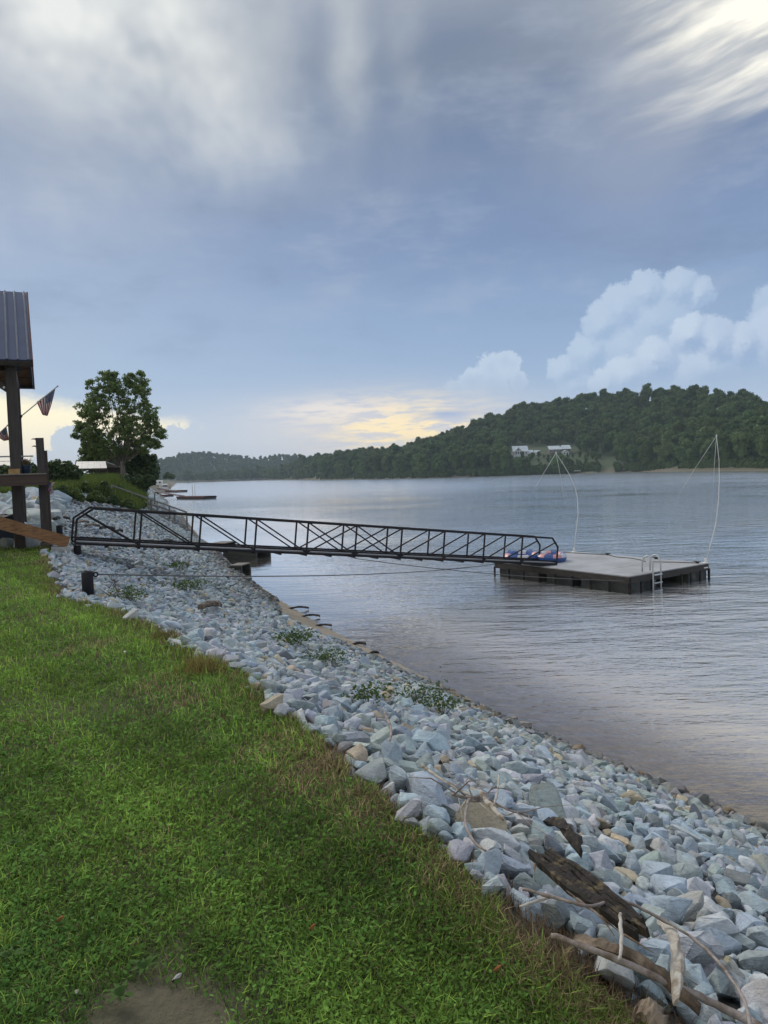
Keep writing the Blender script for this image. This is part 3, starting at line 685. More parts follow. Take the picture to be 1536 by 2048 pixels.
tread = mat('galvanised_grating', (0.30, 0.31, 0.33), (0.22, 0.23, 0.25), 20, 0.6, metal=0.3)

# ------------------------------------------------------------------ covered deck at the left edge
def porch():
    e1, e2, r1 = aty(62, 720, 18.4), aty(66, 770, 23.0), aty(52, 585, 20.7)
    ad = (e2 - e1) * V3(1, 1, 0); ad /= np.linalg.norm(ad); bd = V3(ad[1], -ad[0], 0); LW = 3.2
    fb = aty(38, 1050, 18.75); ft = aty(21, 735, 18.75); fb[2] = H1(fb[0], fb[1]) - 0.1; d = (ft - fb) / np.linalg.norm(ft - fb)
    fb = ft - d * (ft[2] - fb[2]) / d[2]
    T = thing('covered_deck', 'raised timber deck with slate blue metal roof at the left edge', 'deck', (fb[0], fb[1], fb[2]))
    top = ft + d * 0.12
    MB().beam(fb, top, 0.25, 0.25, -ad, 0.06).build('post', post_w, T)
    MB().beam(fb + ad * 4.1, top + ad * 4.1, 0.22, 0.22, -ad, 0.06).build('post', post_w, T)
    MB().beam(fb - bd * 2.7, top - bd * 2.7, 0.22, 0.22, -ad, 0.06).build('post', post_w, T)
    # roof: front slope in sheets with ribs, back slope, boards below, trim
    nrm = np.cross(r1 - e1, -bd); nrm /= np.linalg.norm(nrm); nrm = nrm if nrm[2] > 0 else -nrm
    n2 = np.cross(r1 - e2, bd); n2 /= np.linalg.norm(n2); n2 = n2 if n2[2] > 0 else -n2
    W = 0.47
    for k in range(7):
        o0, o1 = -bd * (k * W + 0.002), -bd * ((k + 1) * W - 0.002)
        sh = MB().poly([e1 + o0, r1 + o0, r1 + o1, e1 + o1], 0.03, nrm).build('roof_sheet', roofmt, T)
        for f in (0.12, 0.62):
            q = o0 + (o1 - o0) * f + nrm * 0.012
            MB().beam(e1 + q, r1 + q, 0.05, 0.035, nrm, 0.3).build('rib', ribmt, sh)
        MB().poly([e2 + o1, r1 + o1, r1 + o0, e2 + o0], 0.03, n2).build('roof_sheet', roofmt, T)
    for k in range(10):
        f0, f1 = k / 10 + 0.004, (k + 1) / 10 - 0.004
        for a_, n_ in ((e1, nrm), (e2, n2)):
            p0, p1 = a_ + (r1 - a_) * f0 - n_ * 0.035, a_ + (r1 - a_) * f1 - n_ * 0.035
            MB().poly([p0 - bd * 0.05, p1 - bd * 0.05, p1 - bd * LW, p0 - bd * LW], 0.02, n_).build('soffit_board', soffit, T)
    for a_, n_ in ((e1, nrm), (e2, n2)):
        MB().beam(a_ + bd * 0.025 - n_ * 0.09, r1 + bd * 0.025 - n_ * 0.09, 0.045, 0.22, n_).build('rake_board', redtrim, T)
        MB().beam(a_ - n_ * 0.10, a_ - n_ * 0.10 - bd * LW, 0.05, 0.13, n_).build('eave_board', post_w, T)
    MB().beam(top - bd * 3.2 - ZX * 0.05 + ad * 0.3, top + bd * 0.25 - ZX * 0.05 + ad * 0.3, 0.14, 0.26).build('roof_beam', post_w, T)
    MB().beam(top - ad * 0.2 - ZX * 0.05 + bd * 0.02, top + ad * 4.4 - ZX * 0.05 + bd * 0.02, 0.14, 0.26).build('roof_beam', post_w, T)
    for s_ in (-0.8,):
        q = top - ZX * 0.75; br = MB().beam(q, q + bd * s_ + ZX * 0.62, 0.14, 0.14, -ad).build('knee_brace', post_w, T)
        c = q + bd * (-0.17) + ZX * 0.12 - ad * 0.075
        MB().lathe(c, [(0.03, -0.004), (0.03, 0.012), (0.018, 0.02)], 12, -ad).build('bolt_cap', whitep, br)
    # floor frame
    b0, b1 = aty(94, 948.5, 18.5), aty(94, 970, 18.5); hb = (b0[2] - b1[2]); mid = (b0 + b1) / 2
    fr = MB().beam(mid - bd * 4.2, mid, 0.06, hb, ZX, 0.04).build('rim_beam', beam_w, T)
    c = aty(50, 958.5, 18.35); MB().lathe(c, [(0.030, -0.02), (0.030, 0.01), (0.02, 0.022)], 14, -ad).build('bolt_cap', whitep, fr)
    MB().beam(mid + ad * 0.04 - bd * 0.03, mid + ad * 4.4 - bd * 0.03, 0.06, hb, ZX, 0.04).build('rim_beam', greywood, T)
    for k in range(24):
        p = mid + ZX * (hb / 2 + 0.017) + ad * (0.02 + 0.15 * k)
        MB().beam(p - bd * 4.2, p - bd * 0.0, 0.142, 0.032, ZX, 0.1).build('deck_board', greywood, T)
    # short rail post with hooks beside the steps, on a weathered footing
    p0, p1 = aty(92, 1086, 18.86), aty(79, 876, 18.86)
    sp = MB().beam(p0, p1, 0.19, 0.17, -ad, 0.08).build('rail_post', post_w, T)
    q0, q1 = p0 + bd * 0.125 + ad * 0.05, p1 + bd * 0.125 + ad * 0.05 - (p1 - p0) * 0.12
    MB().beam(q0, q1, 0.07, 0.15, -ad, 0.08).build('post_sister', beam_w, sp)
    for f in (0.0, 0.068):
        h0 = p1 - (p1 - p0) * f - bd * 0.09 - ZX * 0.03
        MB().tube([h0, h0 - bd * 0.05 + ZX * 0.012, h0 - bd * 0.10 - ZX * 0.006], [0.022, 0.016, 0.006], 6).build('hook', steel, sp)
    g0 = p0 - ZX * 0.30
    MB().beam(p0 + ZX * 0.02, V3(p0[0], p0[1], H1(p0[0], p0[1]) - 0.1), 0.26, 0.2, -ad, 0.05).build('footing', greywood, T)
    MB().box(aty(28.5, 943, 18.62), (0.26, 0.2, 0.13), (bd, ad, ZX)).build('wood_block', newwood, T)
    for k in range(3):
        z = b0[2] + 0.30 + k * 0.13; p = V3(mid[0], mid[1], z) + ad * 2.9
        MB().tube([p - bd * 4.0, p - bd * 0.3], 0.008 if k < 2 else 0.022, 6).build('rail_wire' if k < 2 else 'top_rail', alu, T)
    return b0[2] + 0.033, bd, ad
DZ, BD, AD = porch()

def steps_down():
    low = aty(137, 1085, 18.22); up = aty(0, 1046, 17.44); d = up - low; ln = np.linalg.norm(d); d /= ln; ln *= 1.75; sl = d[2] / np.linalg.norm(d[:2]); hd = V3(d[0], d[1], 0); hd /= np.linalg.norm(hd); sd = V3(-hd[1], hd[0], 0); sd = sd if sd[1] > 0 else -sd
    T = thing('wooden_steps', 'yellow brown lumber steps running down from the deck to the gangway', 'steps', (low[0], low[1], low[2]))
    for o in (0, 0.98):
        MB().beam(low + sd * o, low + sd * o + d * ln, 0.045, 0.285, ZX, 0.05).build('stringer', cedar, T)
    n = int(ln * np.linalg.norm(d[:2]) / 0.27)
    for k in range(n):
        p = low + hd * (0.14 + 0.27 * k) + ZX * (sl * (0.27 * k + 0.18) + 0.055) + sd * 0.49
        MB().beam(p - sd * 0.50, p + sd * 0.50, 0.27, 0.04, ZX, 0.1).build('tread', newwood, T)
steps_down()
c = aty(122, 1100.5, 18.2); cz = H1(c[0], c[1]); tag(MB().beam(V3(c[0], c[1], cz + 0.04) - BX * 0.22, V3(c[0], c[1], cz + 0.04) + BX * 0.22, 0.2, 0.26, ZX, 0.08).build('concrete_block', concrete, loc=(c[0], c[1], cz)), 'pale concrete block under the foot of the lumber steps', 'block')

def flag_mat(name='flag_cloth'):
    if name in MATS: return MATS[name]
    m = bpy.data.materials.new(name); m.use_nodes = True; t = m.node_tree; p = t.nodes['Principled BSDF']; p.inputs['Roughness'].default_value = 0.8
    a = t.nodes.new('ShaderNodeAttribute'); a.attribute_name = 'tint'; sp = t.nodes.new('ShaderNodeSeparateColor'); t.links.new(a.outputs['Color'], sp.inputs[0])
    s_, f_ = E(t, sp.outputs[0]), E(t, sp.outputs[1])
    stripe = ((s_ * 6.5)._m('FRACT'))._m('LESS_THAN', 0.5)
    col = mixc(t, stripe, (0.68, 0.66, 0.66), (0.33, 0.025, 0.045))
    star = ((s_ * 16.5)._m('FRACT')._m('SUBTRACT', 0.5).sq() + (f_ * 27.0)._m('FRACT')._m('SUBTRACT', 0.5).sq())._m('LESS_THAN', 0.05)
    can = s_._m('LESS_THAN', 7 / 13) * f_._m('LESS_THAN', 0.4)
    col = mixc(t, can, col, mixc(t, star, (0.022, 0.03, 0.12), (0.68, 0.68, 0.68)))
    t.links.new(col, p.inputs['Base Color']); p.inputs['Subsurface Weight'].default_value = 0.0
    m.use_backface_culling = False; MATS[name] = m; return m
def flag_cloth(T, h0, h1, f0, f1, fold, nrm, n=22):
    """hoist runs h0..h1 along the pole, the fly hangs to f0..f1"""
    V, F, Cc = [], [], []
    for j in range(n + 1):
        for i in range(n + 1):
            s_, t_ = i / n, j / n; p = (h0 + (h1 - h0) * s_) * (1 - t_) + (f0 + (f1 - f0) * s_) * t_
            p = p - ZX * 0.05 * math.sin(PI * t_) * (1 - s_) + nrm * fold * math.sin(s_ * 3.2 * 2 * PI + t_ * 1.5) * (0.25 + t_); V.append(p); Cc.append((s_, t_, 0))
    F = [(j * (n + 1) + i, j * (n + 1) + i + 1, (j + 1) * (n + 1) + i + 1, (j + 1) * (n + 1) + i) for j in range(n) for i in range(n)]
    off = np.array(rootloc(T)); me = np_mesh('cloth', np.array(V) - off, np.array(F), np.array(Cc), True)
    o = link('cloth', me, flag_mat(), T); md = o.modifiers.new('thick', 'SOLIDIFY'); md.thickness = 0.003; md.offset = 0
    return o
polem = mat('flag_pole_metal', (0.5, 0.5, 0.5), (0.4, 0.4, 0.4), 5, 0.4, metal=0.4)
def flag(px0, px1, hp, fp, Y, label):
    a, b = aty(*px0, Y), aty(*px1, Y); T = thing('flag', label, 'flag', tuple(a), 'flags on the deck')
    MB().tube([a, b], [0.014, 0.012], 8).build('pole', polem, T); MB().lathe(b, [(0.012, 0), (0.022, 0.015), (0.022, 0.03), (0.005, 0.045)], 10, b - a).build('finial', polem, T)
    MB().tube([a + V3(0, 0, 0.03), a, a - V3(0.03, 0, 0.06)], [0.02, 0.026, 0.02], 8).build('bracket', steel, T)
    flag_cloth(T, aty(*hp[0], Y), aty(*hp[1], Y), aty(*fp[0], Y + 0.1), aty(*fp[1], Y + 0.05), 0.045, -AD)
flag((43, 832), (114, 773.5), ((111, 776), (73, 804)), ((95, 832), (85, 830)), 18.75, 'red white and blue striped flag on a pole off the deck post')
flag((-22, 885), (14, 852), ((13, 853), (-8, 872)), ((19, 880), (8, 882)), 18.95, 'striped flag half hidden behind the deck post')

def planter():
    c = aty(50, 947, 18.95); c[2] = DZ; T = thing('planter', 'blue pot with leafy plants on the raised deck', 'planter', tuple(c))
    MB().lathe(c, [(0.10, 0), (0.15, 0.10), (0.165, 0.19), (0.18, 0.20), (0.18, 0.225), (0.15, 0.22)], 20).build('pot', mat('blue_glazed_pot', (0.03, 0.055, 0.085), (0.02, 0.035, 0.06), 8, 0.35), T)
    rg = np.random.default_rng(3); m = MB()
    for k in range(26):
        a = rg.random() * 6.28; l = rg.uniform(0.10, 0.26); q = c + V3(math.cos(a) * 0.10, math.sin(a) * 0.10, 0.2); e = q + V3(math.cos(a) * 0.09, math.sin(a) * 0.09, l); s_ = V3(-math.sin(a), math.cos(a), 0) * 0.02
        m.add([q - s_ * 0.4, q + s_ * 0.4, (q + e) / 2 + s_, e, (q + e) / 2 - s_], [(0, 1, 2, 3, 4)])
    m.build('plant', leafmat('pot_plant_leaf', a=(0.10, 0.12, 0.05), b=(0.16, 0.06, 0.04)), T)
    c2 = aty(43, 945, 18.9); c2[2] = DZ + 0.2; F = thing('small_flag', 'little striped stick flag standing in the blue pot', 'flag', tuple(c2), 'flags on the deck')
    tp = c2 + ZX * 0.24 + BX * 0.01; MB().tube([c2, tp], 0.005, 6).build('stick', cedar, F)
    flag_cloth(F, tp, tp - ZX * 0.12, tp + BX * 0.14 - ZX * 0.06, tp + BX * 0.14 - ZX * 0.19, 0.01, AD, 10)
    a = aty(97, 966, 18.6); B = thing('bunting_bow', 'red and white striped bow hanging at the corner of the deck', 'bow', tuple(a))
    flag_cloth(B, a, a + BX * 0.15 + ZX * 0.02, a - ZX * 0.20 - BX * 0.02, a - ZX * 0.14 + BX * 0.05, 0.03, -AD, 12); flag_cloth(B, a - ZX * 0.1, a + BX * 0.08 - ZX * 0.12, a - ZX * 0.28 + BX * 0.03, a - ZX * 0.25 + BX * 0.11, 0.03, -AD, 12)
    MB().lathe(a + BX * 0.03, [(0.015, -0.02), (0.03, 0), (0.015, 0.02)], 10, BX).build('knot', redtrim, B)
planter()
def tarp():
    c = aty(6, 1006, 20.0); c[2] = H1(c[0], c[1]); rg = np.random.default_rng(8); n = 16; V = []
    for j in range(7):
        for k in range(n):
            a = 2 * PI * k / n; t_ = j / 6; rr = (0.62, 0.60, 0.58, 0.55, 0.50, 0.36, 0.02)[j]; sq = 1 / max(abs(math.cos(a)), abs(math.sin(a))) ** 0.7
            V.append(c + BX * (math.cos(a) * rr * sq * 0.75) + AX * (math.sin(a) * rr * sq) + ZX * ((0, 0.2, 0.4, 0.58, 0.70, 0.75, 0.76)[j] + rg.normal(0, 0.012)) + V3(*rg.normal(0, 0.015, 3)))
    F = [(j * n + k, j * n + (k + 1) % n, (j + 1) * n + (k + 1) % n, (j + 1) * n + k) for j in range(6) for k in range(n)]
    tag(MB().add(V, F).build('tarp_cover', mat('navy_tarp', (0.012, 0.02, 0.035), (0.018, 0.03, 0.05), 5, 0.5, 0.4), smooth=True, loc=tuple(c)), 'dark navy tarp over a bulky heap beneath the raised deck', 'tarp')
tarp()

# ------------------------------------------------------------------ gangway
GL, GR = aty(150, 1087, 18.3), aty(1113, 1129, 25.3)
def gangway():
    gd = GR - GL; LN = np.linalg.norm(gd); gd /= LN; sd = np.cross(ZX, gd); sd /= np.linalg.norm(sd); un = np.cross(gd, sd); N, Hh, Wd = 10, 0.895, 0.95; pl = LN / N
    T = thing('gangway', 'long black steel truss gangway from the bank to the floating dock', 'gangway', tuple(GL))
    P = lambda k, h, o: GL + gd * (pl * k) + un * h + sd * o
    for o in (0.0, Wd):
        MB().beam(P(0, 0, o), P(N, 0, o), 0.055, 0.06, un).build('bottom_chord', steel, T)
        MB().beam(P(0.24, Hh, o), P(N - 0.17, Hh, o), 0.058, 0.062, un).build('top_rail', steel, T)
        for k, k2 in ((0, 0.24), (N, N - 0.17)):
            MB().beam(P(k, 0.0, o), P(k, Hh * 0.68, o), 0.05, 0.05, gd).build('end_post', steel, T)
            MB().beam(P(k, Hh * 0.67, o), P(k2, Hh, o), 0.052, 0.052, sd).build('end_brace', steel, T)
        for k in range(1, N): MB().beam(P(k, 0, o), P(k, Hh, o), 0.046, 0.046, gd).build('upright', steel, T)
        dg = lambda a, ha, b, hb: MB().beam(P(a, ha, o), P(b, hb, o), 0.038, 0.038, sd).build('diagonal', steel, T)
        dg(0.12, Hh * 0.84, 1, 0.03)
        for k in range(1, 6): dg(k, Hh, k + 1, 0.03)
        for k in range(4, 9): dg(k, 0.03, k + 1, Hh)
        dg(9, 0.03, 9.9, Hh * 0.82)
        MB().beam(P(0, 0.10, o + (0.03 if o == 0 else -0.03)), P(N, 0.10, o + (0.03 if o == 0 else -0.03)), 0.012, 0.05, un).build('toe_board', steel, T)
    for k in range(0, 2 * N + 1):
        MB().beam(P(k / 2, -0.045, -0.02), P(k / 2, -0.045, Wd + 0.02), 0.045, 0.05, un).build('joist', steel, T)
    for k in range(N): MB().beam(P(k + 0.01, 0.045, Wd / 2), P(k + 0.99, 0.045, Wd / 2), Wd - 0.10, 0.03, un).build('deck_panel', tread, T)
    for o in (0.1, Wd - 0.1): MB().tube([P(N, -0.02, o) - sd * 0.06, P(N, -0.02, o) + sd * 0.06], 0.06, 12).build('roller', blackp, T)
gangway()
def steel_post(pt, h, r, label, ring=None):
    z = H1(pt[0], pt[1]); b = V3(pt[0], pt[1], z - 0.1); T = thing('steel_post', label, 'post', (pt[0], pt[1], z), 'black pipe posts on the bank')
    MB().lathe(b, [(r, 0), (r, h + 0.1), (r * 0.93, h + 0.11), (r * 0.9, h + 0.09)], 20).build('pipe', steel, T, True)
    if ring is not None:
        c = b + ZX * (h + 0.05) + BX * (r + 0.035); MB().tube([c + BX * 0.032 * math.cos(a) + ZX * 0.032 * math.sin(a) for a in np.linspace(0, 2 * PI, 17)], 0.014, 6).build('shackle', steel, T, True)
        return c
q = GL + V3(0.0, 0.12, 0); steel_post(q, q[2] - H1(q[0], q[1]) - 0.07, 0.085, 'black steel pipe carrying the shore end of the gangway')
q = aty(119, 1062, 22.0); steel_post(q, 0.34, 0.09, 'short black pipe standing among boulders behind the steps')
q = gp(177, 1197); RING = steel_post(q, 0.42, 0.088, 'black pipe bollard with a shackle at the lawn edge', True)

# ------------------------------------------------------------------ floating dock
DC, D1, D2, DL, DW, DTOP = V3(7.38, 25.72, 0), V3(0.5745, -0.8186, 0), V3(0.8186, 0.5745, 0), 5.8, 4.2, 0.55
def dp(a, b, z=DTOP): return DC + D1 * (a * DL / 2) + D2 * (b * DW / 2) + ZX * z
def dock():
    T = thing('floating_dock', 'dark square floating dock with grey deck moored on the river', 'dock', tuple(dp(0, 0, 0)))
    for i in range(4):
        for j in range(2):
            a0, a1, b0, b1 = -1 + i / 2 + 0.003, -0.5 + i / 2 - 0.003, -1 + j + 0.003, j - 0.003
            MB().poly([dp(a0, b0), dp(a1, b0), dp(a1, b1), dp(a0, b1)], 0.03, ZX).build('deck_sheet', deckgrey, T)
    fas = mat('black_brown_dock_timber', (0.028, 0.024, 0.022), (0.045, 0.038, 0.033), 4, 0.75, 0.3, 15, (1, 1, 3))
    for b in (-1, 1):
        f = MB().beam(dp(-1, b, DTOP - 0.135), dp(1, b, DTOP - 0.135), 0.06, 0.2, ZX, 0.05).build('fascia', fas, T)
        for k in range(9): MB().box(dp(-1 + k / 4, b * 1.012, 0.16), (0.05, 0.05, 0.40), (D1, D2, ZX)).build('bracket', steel, f)
    for a in (-1, 1):
        f = MB().beam(dp(a, -1, DTOP - 0.135) + D2 * 0.04, dp(a, 1, DTOP - 0.135) - D2 * 0.04, 0.06, 0.2, ZX, 0.05).build('fascia', fas, T)
        for k in (0, 1, 2, 5, 6, 7, 8): MB().box(dp(a * 1.01, -1 + k / 4, 0.16), (0.05, 0.05, 0.40), (D1, D2, ZX)).build('bracket', steel, f)
    spots = [(-0.62, -0.72, 1.9, 1.0), (0.02, -0.72, 1.1, 1.0), (0.66, -0.70, 1.8, 1.15), (0.78, 0.72, 1.2, 1.05), (-0.62, 0.72, 1.9, 1.0), (0.05, 0.72, 1.4, 1.0)]
    for (a, b, l, w) in spots:
        c = dp(a, b, 0.085); o = MB().beam(c - D1 * l / 2, c + D1 * l / 2, w, 0.62, ZX, 0.10).build('float', blackp, T)
    for (a, b, la) in ((0.96, 0.92, 1), ): MB().box(dp(1.016, 0.90, DTOP - 0.13), (0.01, 0.22, 0.035), (D1, D2, ZX)).build('label_plate', whitep, T)
    for (a, b) in ((-0.35, 0.9), (0.35, 0.93), (0.93, 0.85)):
        c = dp(a, b, DTOP + 0.004); k = MB().box(c + ZX * 0.02, (0.10, 0.05, 0.04), (D1, D2, ZX)); k.tube([c - D1 * 0.13 + ZX * 0.06, c - D1 * 0.05 + ZX * 0.055, c + D1 * 0.05 + ZX * 0.055, c + D1 * 0.13 + ZX * 0.06], [0.012, 0.02, 0.02, 0.012], 6); k.build('cleat', steel, T)
    # swim ladder on the short side
    L = thing('swim_ladder', 'pale metal swim ladder hung on the edge of the floating dock', 'ladder', tuple(dp(1, -0.42)))
    for off in (-0.20, 0.20):
        e = dp(1.035, -0.42) + D2 * off; pts = [e - ZX * 0.86 + D1 * 0.03, e - ZX * 0.4, e + ZX * 0.22]
        pts += [e + ZX * (0.22 + 0.30 * math.sin(t_)) - D1 * (0.19 * (1 - math.cos(t_))) for t_ in np.linspace(0.2, PI, 9)] + [e - D1 * 0.38 + ZX * 0.02]
        MB().tube(pts, 0.024, 8).build('rail', alu, L, True)
    for k in range(4):
        e = dp(1.045, -0.42, DTOP - 0.06 - 0.25 * k); MB().beam(e - D2 * 0.20, e + D2 * 0.20, 0.075, 0.035, ZX, 0.2).build('rung', alu, L)
    return T
dock()
def whip(path, lines, Y, label):
    pts = [aty(x, y, Y) for x, y in path]; pts[0][2] = DTOP; b = pts[0]
    T = thing('mooring_whip', label, 'mooring pole', tuple(b), 'mooring whips on the dock')
    wm_ = mat('white_fibreglass', (0.72, 0.74, 0.73), (0.62, 0.64, 0.63), 6, 0.4); ln = mat('pale_cord', (0.5, 0.52, 0.52), (0.4, 0.42, 0.42), 30, 0.7)
    n = len(pts); MB().tube(pts, [0.016 - 0.009 * k / (n - 1) for k in range(n)], 8).build('pole', wm_, T, True)
    MB().lathe(b, [(0.10, 0), (0.10, 0.015), (0.045, 0.03), (0.04, 0.16)], 14).build('base_socket', whitep, T)
    MB().lathe(pts[-1], [(0.010, -0.06), (0.02, -0.02), (0.02, 0.03), (0.008, 0.05)], 10).build('tip', whitep, T)
    for (l, dy) in lines:
        q = [aty(x, y, Y + dy * i / (len(l) - 1)) for i, (x, y) in enumerate(l)]; q[0] = pts[-1]
        MB().tube(q, [0.009, 0.007] + [0.002] * (len(q) - 2), 6).build('cord', ln, T, True)
whip([(1148, 1101), (1152, 1062), (1156, 1030), (1155, 997), (1150, 975), (1138, 948), (1125, 926), (1112, 906)], [([(1112, 906), (1084, 952), (1062, 990), (1028, 1092)], -1.2), ([(1112, 906), (1122, 958), (1128, 1000), (1160, 1103)], 0.0)], 29.0, 'curved white mooring whip on the far corner of the dock')
whip([(1411, 1131), (1422, 1085), (1432, 1045), (1437, 1000), (1438.5, 960), (1438, 920), (1433, 872)], [([(1433, 872), (1388, 940), (1358, 990), (1318, 1110)], 1.2), ([(1433, 872), (1428, 940), (1426, 1000), (1412, 1126)], 0.0)], 24.55, 'tall white mooring whip at the right corner of the dock')
def dock_rope(pl, label, r=0.012):
    pts = [dp(a, b, DTOP + r + 0.004) for a, b in pl]; tag(MB().tube(pts, r, 6).build('mooring_rope', rope, smooth=True, loc=tuple(pts[0])), label, 'rope', 'dock ropes')
dock_rope([(-0.98, 0.72), (-0.6, 0.82), (-0.35, 0.9), (-0.1, 0.72), (0.12, 0.74), (0.3, 0.62), (0.42, 0.5)], 'dark rope wandering along the far side of the dock deck', 0.014)
dock_rope([(0.5, 0.55), (0.7, 0.72), (0.85, 0.80), (0.93, 0.85)], 'short dark rope by the tall mooring whip on the dock', 0.014)

def inflatable(c, R, r, ax, label, cols, squash=0.8):
    T = thing('towable_tube', label, 'inflatable', tuple(c), 'inflatables on the dock'); M = np.array(rot_to(ax)); n, k = 36, 12
    def ring(name, th0, th1, a0, a1, m, rr=r, grow=0.0):
        na = max(2, int((a1 - a0) / (2 * PI) * n)); nt = max(2, int((th1 - th0) / (2 * PI) * k)); V, F = [], []
        for i in range(na + 1):
            A = a0 + (a1 - a0) * i / na
            for j in range(nt + 1):
                t_ = th0 + (th1 - th0) * j / nt; q = (rr + grow) * (1 + 0.05 * math.sin(A * 9)); V.append(c + M @ V3((R + q * math.cos(t_)) * math.cos(A), (R + q * math.cos(t_)) * math.sin(A) * squash, r + q * math.sin(t_)))
        F = [(i * (nt + 1) + j, i * (nt + 1) + j + 1, (i + 1) * (nt + 1) + j + 1, (i + 1) * (nt + 1) + j) for i in range(na) for j in range(nt)]
        MB().add(V, F).build(name, m, T, True)
    ring('lower_tube', -PI * 1.1, 0.25, 0, 2 * PI, cols[0])
    for q in range(10): ring('cover_panel', 0.25, PI * 0.92, q * PI / 5, (q + 1) * PI / 5, cols[1 + q % len(cols[1:])], r, 0.006)
    V = [c + M @ V3(R * math.cos(a), R * math.sin(a) * squash, r * 0.75) for a in np.linspace(0, 2 * PI, 25)[:-1]]; MB().poly(V, 0.03, M @ V3(0, 0, 1)).build('seat_floor', cols[2], T)
    for q in range(4):
        a = q * PI / 2 + 0.4; h = c + M @ V3(R * math.cos(a), R * math.sin(a) * squash, 2 * r); s_ = M @ V3(-math.sin(a), math.cos(a), 0)
        MB().tube([h - s_ * 0.1, h - s_ * 0.05 + M @ V3(0, 0, 0.04), h + s_ * 0.05 + M @ V3(0, 0, 0.04), h + s_ * 0.1], 0.015, 6).build('handle', cols[0], T)
iblue = mat('blue_vinyl', (0.035, 0.10, 0.34), (0.03, 0.085, 0.28), 3, 0.35); iwhite = mat('white_vinyl', (0.62, 0.62, 0.66), (0.52, 0.52, 0.58), 3, 0.4); ired = mat('red_vinyl', (0.50, 0.10, 0.10), (0.42, 0.08, 0.09), 3, 0.4); ilight = mat('pale_red_vinyl', (0.6, 0.33, 0.32), (0.55, 0.25, 0.25), 3, 0.4)
inflatable(dp(-0.47, -0.38, DTOP + 0.005), 0.48, 0.15, (0.05, -0.04, 1), 'round blue towable tube with red and white top beside the gangway', [iblue, iblue, ilight, iwhite, iblue, ilight])
inflatable(dp(-0.74, -0.70, DTOP + 0.01), 0.60, 0.15, (0.04, -0.06, 1), 'blue and white towable tube slumped over the dock edge', [iblue, iblue, iwhite, iblue, iblue, ilight])

def cable(pts, r, label, sag=0.0):
    a, b = pts[0], pts[-1]
    if len(pts) == 2: pts = [a + (b - a) * t_ - ZX * sag * 4 * t_ * (1 - t_) for t_ in np.linspace(0, 1, 24)]
    tag(MB().tube(pts, r, 6).build('mooring_cable', rope, smooth=True, loc=tuple(pts[0])), label, 'cable', 'mooring cables')
cable([RING + V3(0.05, 0.0, 0), dp(-1.0, -0.98, DTOP - 0.1)], 0.012, 'steel cable stretched from the pipe bollard to the dock', 0.18)
cable([GL + (GR - GL) * 0.50 - ZX * 0.08, dp(0.95, -1.03, DTOP - 0.14)], 0.012, 'cable slung from the gangway along the side of the dock', 0.12)

# ------------------------------------------------------------------ timbers at the water's edge below the gangway
def timber_float(px0, px1, pyb, hgt, dep, label, z0=-0.1):
    a, b = atz(px0, pyb, 0), atz(px1, pyb, 0); d = (b - a) * V3(1, 1, 0); l = np.linalg.norm(d); d /= l; n = V3(-d[1], d[0], 0)
    T = thing('timber_crib', label, 'timber', tuple(a), 'old timbers at the water edge'); dk = mat('wet_dark_timber', (0.055, 0.055, 0.045), (0.035, 0.035, 0.03), 4, 0.7, 0.3, 12, (0.5, 0.5, 3))
    for k in range(2):
        MB().beam(a + n * 0.04 + ZX * (z0 + hgt * (k + 0.5) / 2), a + d * l + n * 0.04 + ZX * (z0 + hgt * (k + 0.5) / 2), 0.12, hgt / 2 - 0.012, ZX, 0.06).build('side_timber', dk, T)
        MB().beam(a + n * dep + ZX * (z0 + hgt * (k + 0.5) / 2), a + d * l + n * dep + ZX * (z0 + hgt * (k + 0.5) / 2), 0.12, hgt / 2 - 0.012, ZX, 0.06).build('side_timber', dk, T)
    m = max(3, int(dep / 0.2))
    for k in range(m):
        q = a + n * (dep * (k + 0.5) / m) + ZX * (z0 + hgt + 0.02); MB().beam(q, q + d * l, dep / m - 0.015, 0.04, ZX, 0.1).build('plank', greywood, T)
timber_float(447, 513, 1119, 0.50, 1.6, 'low weathered timber crib reaching into the water below the gangway')
timber_float(420, 449, 1109, 0.44, 1.2, 'small dark timber crib on the rocks behind the larger one', 0.1)
timber_float(459, 483, 1147, 0.40, 0.9, 'squat dark timber block at the water edge in front of the cribs')

